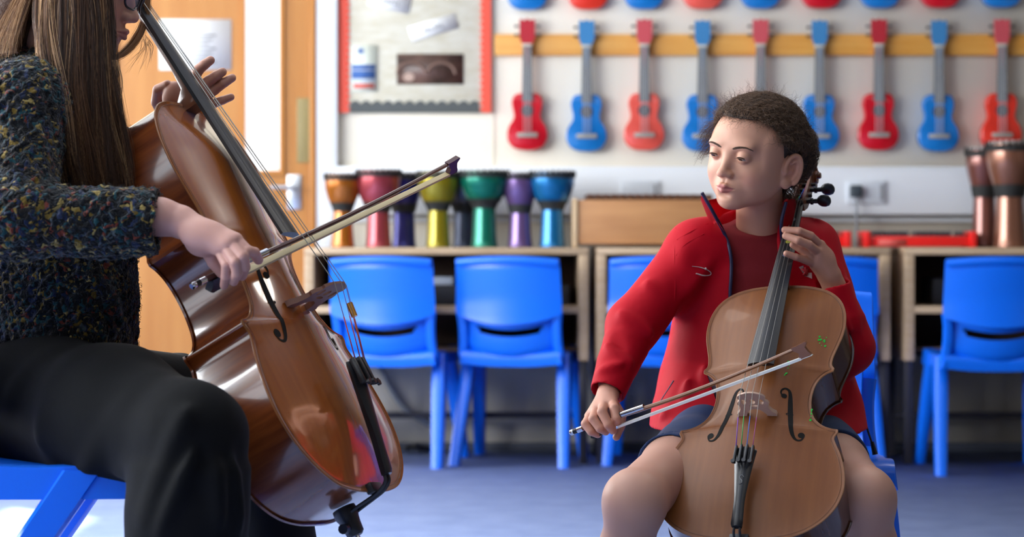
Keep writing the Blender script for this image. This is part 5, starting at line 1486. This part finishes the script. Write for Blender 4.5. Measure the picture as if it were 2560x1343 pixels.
K.add(lambda P: wob(P, 25, 41, .0030)+wob(P, 420, 43, .0016)+wob(P, 330, 44, .0014), (0, 0, 0), (0, 0, 0), .01, 'd')
jm = sdf_obj('jumper', K, .0028, M['knit'], woman, 0)
# fuzzy loops standing off the knit
_co = np.empty(len(jm.data.vertices)*3, np.float32); jm.data.vertices.foreach_get('co', _co); _co = _co.reshape(-1, 3)
_no = np.empty(len(_co)*3, np.float32); jm.data.vertices.foreach_get('normal', _no); _no = _no.reshape(-1, 3)
r = np.random.default_rng(12); fz = []
for j in r.integers(0, len(_co), 6000):
    p, n_ = _co[j].astype(float), _no[j].astype(float); t = np.cross(n_, r.normal(size=3)); t /= np.linalg.norm(t)+1e-9; h = .0015+.003*r.random(); l = .002+.003*r.random()
    fz.append(np.array([p-n_*.001, p+n_*h+t*l*.4, p+n_*h*1.05+t*l, p-n_*.0005+t*l*1.5]))
hair_obj('knit_fuzz', fz, .00032, M['knit'], jm, False)
# trousers
L_ = Sdf()
L_.cone(THR, THL, .112, .105, k=.04)
L_.cone(THR, THR+(TKR-THR)*.5, .112, .104, k=.04); L_.cone(THR+(TKR-THR)*.5, TKR, .104, .078, k=.05)
L_.cone(TKR, TKR+(TAR-TKR)*.25, .078, .084, k=.03); L_.ccone(TKR+(TAR-TKR)*.12, TAR+(TKR-TAR)*.02, .084, .105, k=.03)
L_.cone(THL, TKL, .095, .075, k=.04); L_.cone(TKL, TKL+(TAL-TKL)*.25, .075, .078, k=.03); L_.ccone(TKL+(TAL-TKL)*.12, TAL+(TKL-TAL)*.02, .078, .1, k=.03)
L_.cone(A(125, 960, 3.5), A(130, 930, 3.52), .125, .12, k=.04)
ridges(L_, [(A(370, 1300, 3.02), A(470, 1020, 3.0), .016, .014), (A(400, 1330, 3.0), A(500, 1090, 2.98), .014, .010), (A(350, 1270, 3.06), A(430, 1090, 3.02), .013, .010), (A(200, 1190, 3.15), A(330, 1010, 3.1), .016, .008), (A(100, 1100, 3.2), A(220, 960, 3.2), .018, .008), (A(300, 1190, 3.12), A(440, 1040, 3.02), .014, .010),
   (A(20, 1010, 3.28), A(130, 890, 3.3), .018, .008), (A(560, 1343, 3.0), A(545, 1120, 3.0), .018, .009), (A(610, 1343, 3.04), A(585, 1120, 3.02), .014, .008), (A(330, 960, 3.8), A(460, 890, 3.78), .012, .008)])
L_.add(lambda P: wob(P, 22, 51, .003)+wob(P, 60, 52, .001), (0, 0, 0), (0, 0, 0), .01, 'd')
sdf_obj('trousers', L_, .004, M['trousers'], woman, 1)
for an in (TAR, TAL):
    Z = Sdf(); Z.cone(an+np.array((0, 0, -.04)), an+np.array((.15, 0, -.045)), .04, .033, k=.02); Z.box(an+np.array((.06, 0, -.073)), (.12, .045, .008), rad=.006, k=.006); sdf_obj('shoe', Z, .005, M['shoe'], woman, 1)

# hair: guide strands as photo positions with their own distance, blended into thousands of strands
def G(l): return np.array([at(*p) for p in l])
GU = [G([(235, -150, 3.44), (262, -60, 3.44), (272, 20, 3.432), (274, 90, 3.42), (272, 170, 3.40), (280, 260, 3.385), (292, 350, 3.38), (306, 420, 3.375), (312, 475, 3.37)]),
      G([(190, -160, 3.43), (222, -70, 3.41), (232, 20, 3.40), (232, 100, 3.385), (232, 190, 3.37), (236, 270, 3.36), (246, 350, 3.355), (258, 420, 3.35), (268, 480, 3.35)]),
      G([(170, -160, 3.43), (180, -70, 3.405), (185, 20, 3.39), (185, 110, 3.37), (184, 200, 3.345), (190, 290, 3.335), (202, 370, 3.335), (215, 430, 3.335), (228, 485, 3.335)]),
      G([(150, -160, 3.44), (138, -70, 3.41), (130, 10, 3.40), (128, 100, 3.37), (135, 180, 3.335), (145, 260, 3.315), (158, 330, 3.315), (172, 400, 3.32), (188, 465, 3.32)]),
      G([(140, -160, 3.46), (105, -70, 3.44), (90, 0, 3.42), (88, 70, 3.385), (96, 130, 3.35), (112, 190, 3.32), (124, 250, 3.31), (138, 320, 3.31), (150, 390, 3.315)])]
GB = [G([(140, -160, 3.47), (100, -70, 3.45), (70, -10, 3.44), (48, 50, 3.42), (34, 100, 3.39), (30, 140, 3.37)]),
      G([(140, -170, 3.50), (80, -70, 3.48), (40, -10, 3.47), (5, 60, 3.46), (-20, 110, 3.44), (-30, 150, 3.43)]),
      G([(150, -170, 3.54), (70, -70, 3.54), (20, 0, 3.54), (-30, 70, 3.54), (-60, 130, 3.54), (-80, 190, 3.54)])]
def sample(GS, u, n):
    k = u*(len(GS)-1); i = min(int(k), len(GS)-2); f = k-i
    a = GS[i]*(1-f)+GS[i+1]*f
    t = np.linspace(0, len(a)-1, n); o = np.stack([np.interp(t, np.arange(len(a)), a[:, c]) for c in range(3)], 1)
    # smooth the polyline
    for _ in range(3): o[1:-1] = o[1:-1]*.5+(o[:-2]+o[2:])*.25
    return o
M['hair_w_dark'] = hairmat('dark_brown_strands', '#22130b', '#4c2f1c'); M['hair_w_mid'] = hairmat('mid_brown_strands', '#45291700'[:7], '#7d5638'); M['hair_w_light'] = hairmat('golden_streak_and_backlight', '#7d5836', '#c9a274')
r = np.random.default_rng(21); st = []; tone = []; CT_ = np.random.default_rng(77).random(130)
CL = [(r.random(), r.normal(size=3)*.008, r.random()*6.28) for _ in range(130)]
for i in range(7000):
    ci = r.integers(len(CL)); c = CL[ci]; tone.append(CT_[ci]*.8+r.random()*.2-.18*(1-c[0])*0); u = np.clip(c[0]+r.normal()*.012, 0, 1); o = sample(GU, u, 22); t = np.linspace(0, 1, 22)[:, None]
    end = .86+.16*r.random(); o = o[:max(8, int(22*min(1, end)))]; t = t[:len(o)]
    dep = r.random()**2*.03
    o = o+c[1]*t+np.array((0, dep, 0))+np.sin(c[2]+t*(4+3*CT_[ci]))*np.array((.0065, .004, 0))*(.3+t)+r.normal(size=3)*.0022*(.4+t)+np.sin(r.random()*6+t*(6+6*r.random()))*.0012
    st.append(o)
for i in range(2600):
    u = r.random(); o = sample(GB, u, 18); t = np.linspace(0, 1, 18)[:, None]; o = o[:int(18*(.75+.25*r.random()))]; t = t[:len(o)]
    tone.append(.45+.55*r.random()); st.append(o+np.array((0, r.random()**2*.03, 0))+r.normal(size=3)*.004*(.3+t)+np.sin(r.random()*6+t*(5+6*r.random()))*.002)  # back hair kept to lighter tones, its backlight put into the colour
tone = np.array(tone)
for lo_, hi_, mm in ((-1, .42, 'hair_w_dark'), (.42, .74, 'hair_w_mid'), (.74, 2, 'hair_w_light')): hair_obj('hair', [s_ for s_, t_ in zip(st, tone) if lo_ <= t_ < hi_], .00032, M[mm], woman)
# the lock that swings forward under her chin, and loose wisps
LK = [G([(372, -60, 3.60), (374, 10, 3.60), (370, 50, 3.60), (357, 88, 3.59), (335, 120, 3.58), (308, 142, 3.56), (285, 150, 3.54)]),
      G([(366, -60, 3.61), (364, 10, 3.61), (358, 45, 3.61), (344, 78, 3.60), (325, 106, 3.59), (303, 130, 3.57), (285, 142, 3.55)])]
st = []
for i in range(240):
    o = sample(LK, r.random(), 20); t = np.linspace(0, 1, 20)[:, None]; st.append(o+r.normal(size=3)*.0020+np.sin(r.random()*6+t*5)*.001)
for i in range(26):
    b = np.array(at(r.uniform(355, 374), r.uniform(85, 110), 3.56)); e = np.array(at(r.uniform(310, 380), r.uniform(140, 190), 3.56)); m_ = (b+e)/2+np.array((.006, 0, .004)); st.append(np.array([b, m_, e]))
for i in range(14):
    x = r.uniform(290, 312); o = G([(x-15, 150, 3.40), (x, 200, 3.40), (x-6, 260, 3.40), (x+r.uniform(-12, 14), 330, 3.40)]); st.append(sample([o, o], 0, 16))
hair_obj('hair_lock', st, .00026, M['hair_w_light'], woman)  # lock takes the golden tone, backlight painted into its colour
# solid mass under the strands
bm = bmesh.new(); rows = []
for GS, d0 in ((GU, .026), (GB, .026)):
    us = np.linspace(0, 1, 22); R_ = [sample(GS, u, 26) for u in us]; last = 24 if GS is GU else 24
    gr = [[bm.verts.new(Vector(p)+Vector((0, d0+.002*math.sin(k*1.9+j*.35), 0))) for j, p in enumerate(o[:last])] for k, o in enumerate(R_)]
    for a, b in zip(gr[:-1], gr[1:]):
        for j in range(len(a)-1): bm.faces.new((a[j], a[j+1], b[j+1], b[j]))
bmesh.ops.recalc_face_normals(bm, faces=bm.faces[:]); bmesh.ops.solidify(bm, geom=bm.faces[:], thickness=.006)
# back of the head
hm = fin('hair_mass', bm, M['hair_wcap'], woman)
Z = Sdf(); Z.ell((0, -.016, .028), (.079, .097, .076), k=.01); Z.cone((0, -.07, 0), (0, -.09, -.10), .06, .055, k=.04)
Z.ops.append(('i', lambda P: (P[:, 1]-np.interp(P[:, 2], [-.1, 0, .05, .08, .12], [-.02, .0, .02, .06, .2])).astype(np.float32), _v((0, 0, 0)), _v((0, 0, 0)), .01))
V, Q = Z.mesh(.004); link('hair_cap', np_mesh('hair_cap', xf(HT, V), Q), M['hair_wcap'], woman)
# her chair faces the photo's right
wch = chair(-.70, 3.37, -86, 'blue plastic chair the woman in the knitted jumper sits on', (1.11, 1.03, 1.11), group=None)
for ch_ in wch.children:
    if ch_.name.startswith('leg'):
        ch_.location.y += .098
        if ch_.data.vertices[0].co.y < 0:      # the rear legs of this chair splay further back
            ch_.data = ch_.data.copy()
            for v_ in ch_.data.vertices: v_.co.y -= .15*(1-v_.co.z/.412)
# ------------------------------------------------------------------ daylight, added lamps, camera
sun = bpy.data.lights.new('sun', 'SUN'); sun.energy = 14.0; sun.angle = math.radians(1.0); sun.color = (1, .95, .88)
so = bpy.data.objects.new('sun', sun); COL.objects.link(so)
so.rotation_euler = Vector((.84, -.66, -1)).to_track_quat('-Z', 'Y').to_euler()
LWIN = (6, 22, 205, 180, 92)
for (a, b, z0, z1), e in zip(WINS, LWIN):
    l = bpy.data.lights.new('window_daylight', 'AREA'); l.shape = 'RECTANGLE'; l.size = b-a-.1; l.size_y = z1-z0-.1; l.energy = e*(b-a)/1.75*1.0; l.color = (.93, .965, 1.0)
    o = bpy.data.objects.new('window_daylight', l); COL.objects.link(o); o.location = (XL-.16, (a+b)/2, (z0+z1)/2)
    o.rotation_euler = (0, math.radians(-90), 0)
w = bpy.data.worlds.new('world'); SC.world = w; w.use_nodes = True
w.node_tree.nodes['Background'].inputs[0].default_value = (.75, .86, 1.0, 1); w.node_tree.nodes['Background'].inputs[1].default_value = 1.5
# unseen ceiling lamps, added to brighten the back wall and the room
M['lamp'] = mat('added_lamp_diffuser', '#fff6e8', .4, emit=1.5)
for i, (lx, ly) in enumerate(((-1.2, 1.4), (1.6, 1.4), (-1.2, 4.6), (1.6, 4.6))):
    c = tag(empty('added_ceiling_lamp', (lx, ly, CEIL-.05)), 'flat ceiling lamp panel above the room', 'lamp', 'ceiling lamps')  # unseen lamp panel, added to brighten the back wall and the room
    box('added_lamp_housing', -.62, .62, -.17, .17, 0, .05, M['frame'], c); box('added_diffuser', -.6, .6, -.15, .15, -.012, 0, M['lamp'], c)
    l = bpy.data.lights.new('added_lamp_light', 'AREA'); l.shape = 'RECTANGLE'; l.size = 1.2; l.size_y = .3; l.energy = 3 if ly < 3 else 11; l.color = (1, .93, .84)
    o = bpy.data.objects.new('added_lamp_light', l); COL.objects.link(o); o.location = (lx, ly, CEIL-.075)
cam = bpy.data.cameras.new('camera'); cam.sensor_width = 36; cam.lens = FPX/2560*36
cam.shift_y = -(671.5-HOR)/2560
cam.dof.use_dof = True; cam.dof.focus_distance = 3.64; cam.dof.aperture_fstop = 3.8; cam.clip_end = 60
co = bpy.data.objects.new('camera', cam); COL.objects.link(co); co.location = (0, 0, CAMH); co.rotation_euler = (math.radians(90), 0, 0)
SC.camera = co
SC.view_settings.view_transform = 'Standard'; SC.view_settings.look = 'None'; SC.view_settings.gamma = 1; SC.view_settings.exposure = 0.10; SC.view_settings.use_curve_mapping = False
SC.cycles.use_denoising = True; SC.cycles.max_bounces = 8; SC.cycles.diffuse_bounces = 4; SC.cycles.sample_clamp_indirect = 8
SC.cycles.caustics_reflective = False; SC.cycles.caustics_refractive = False
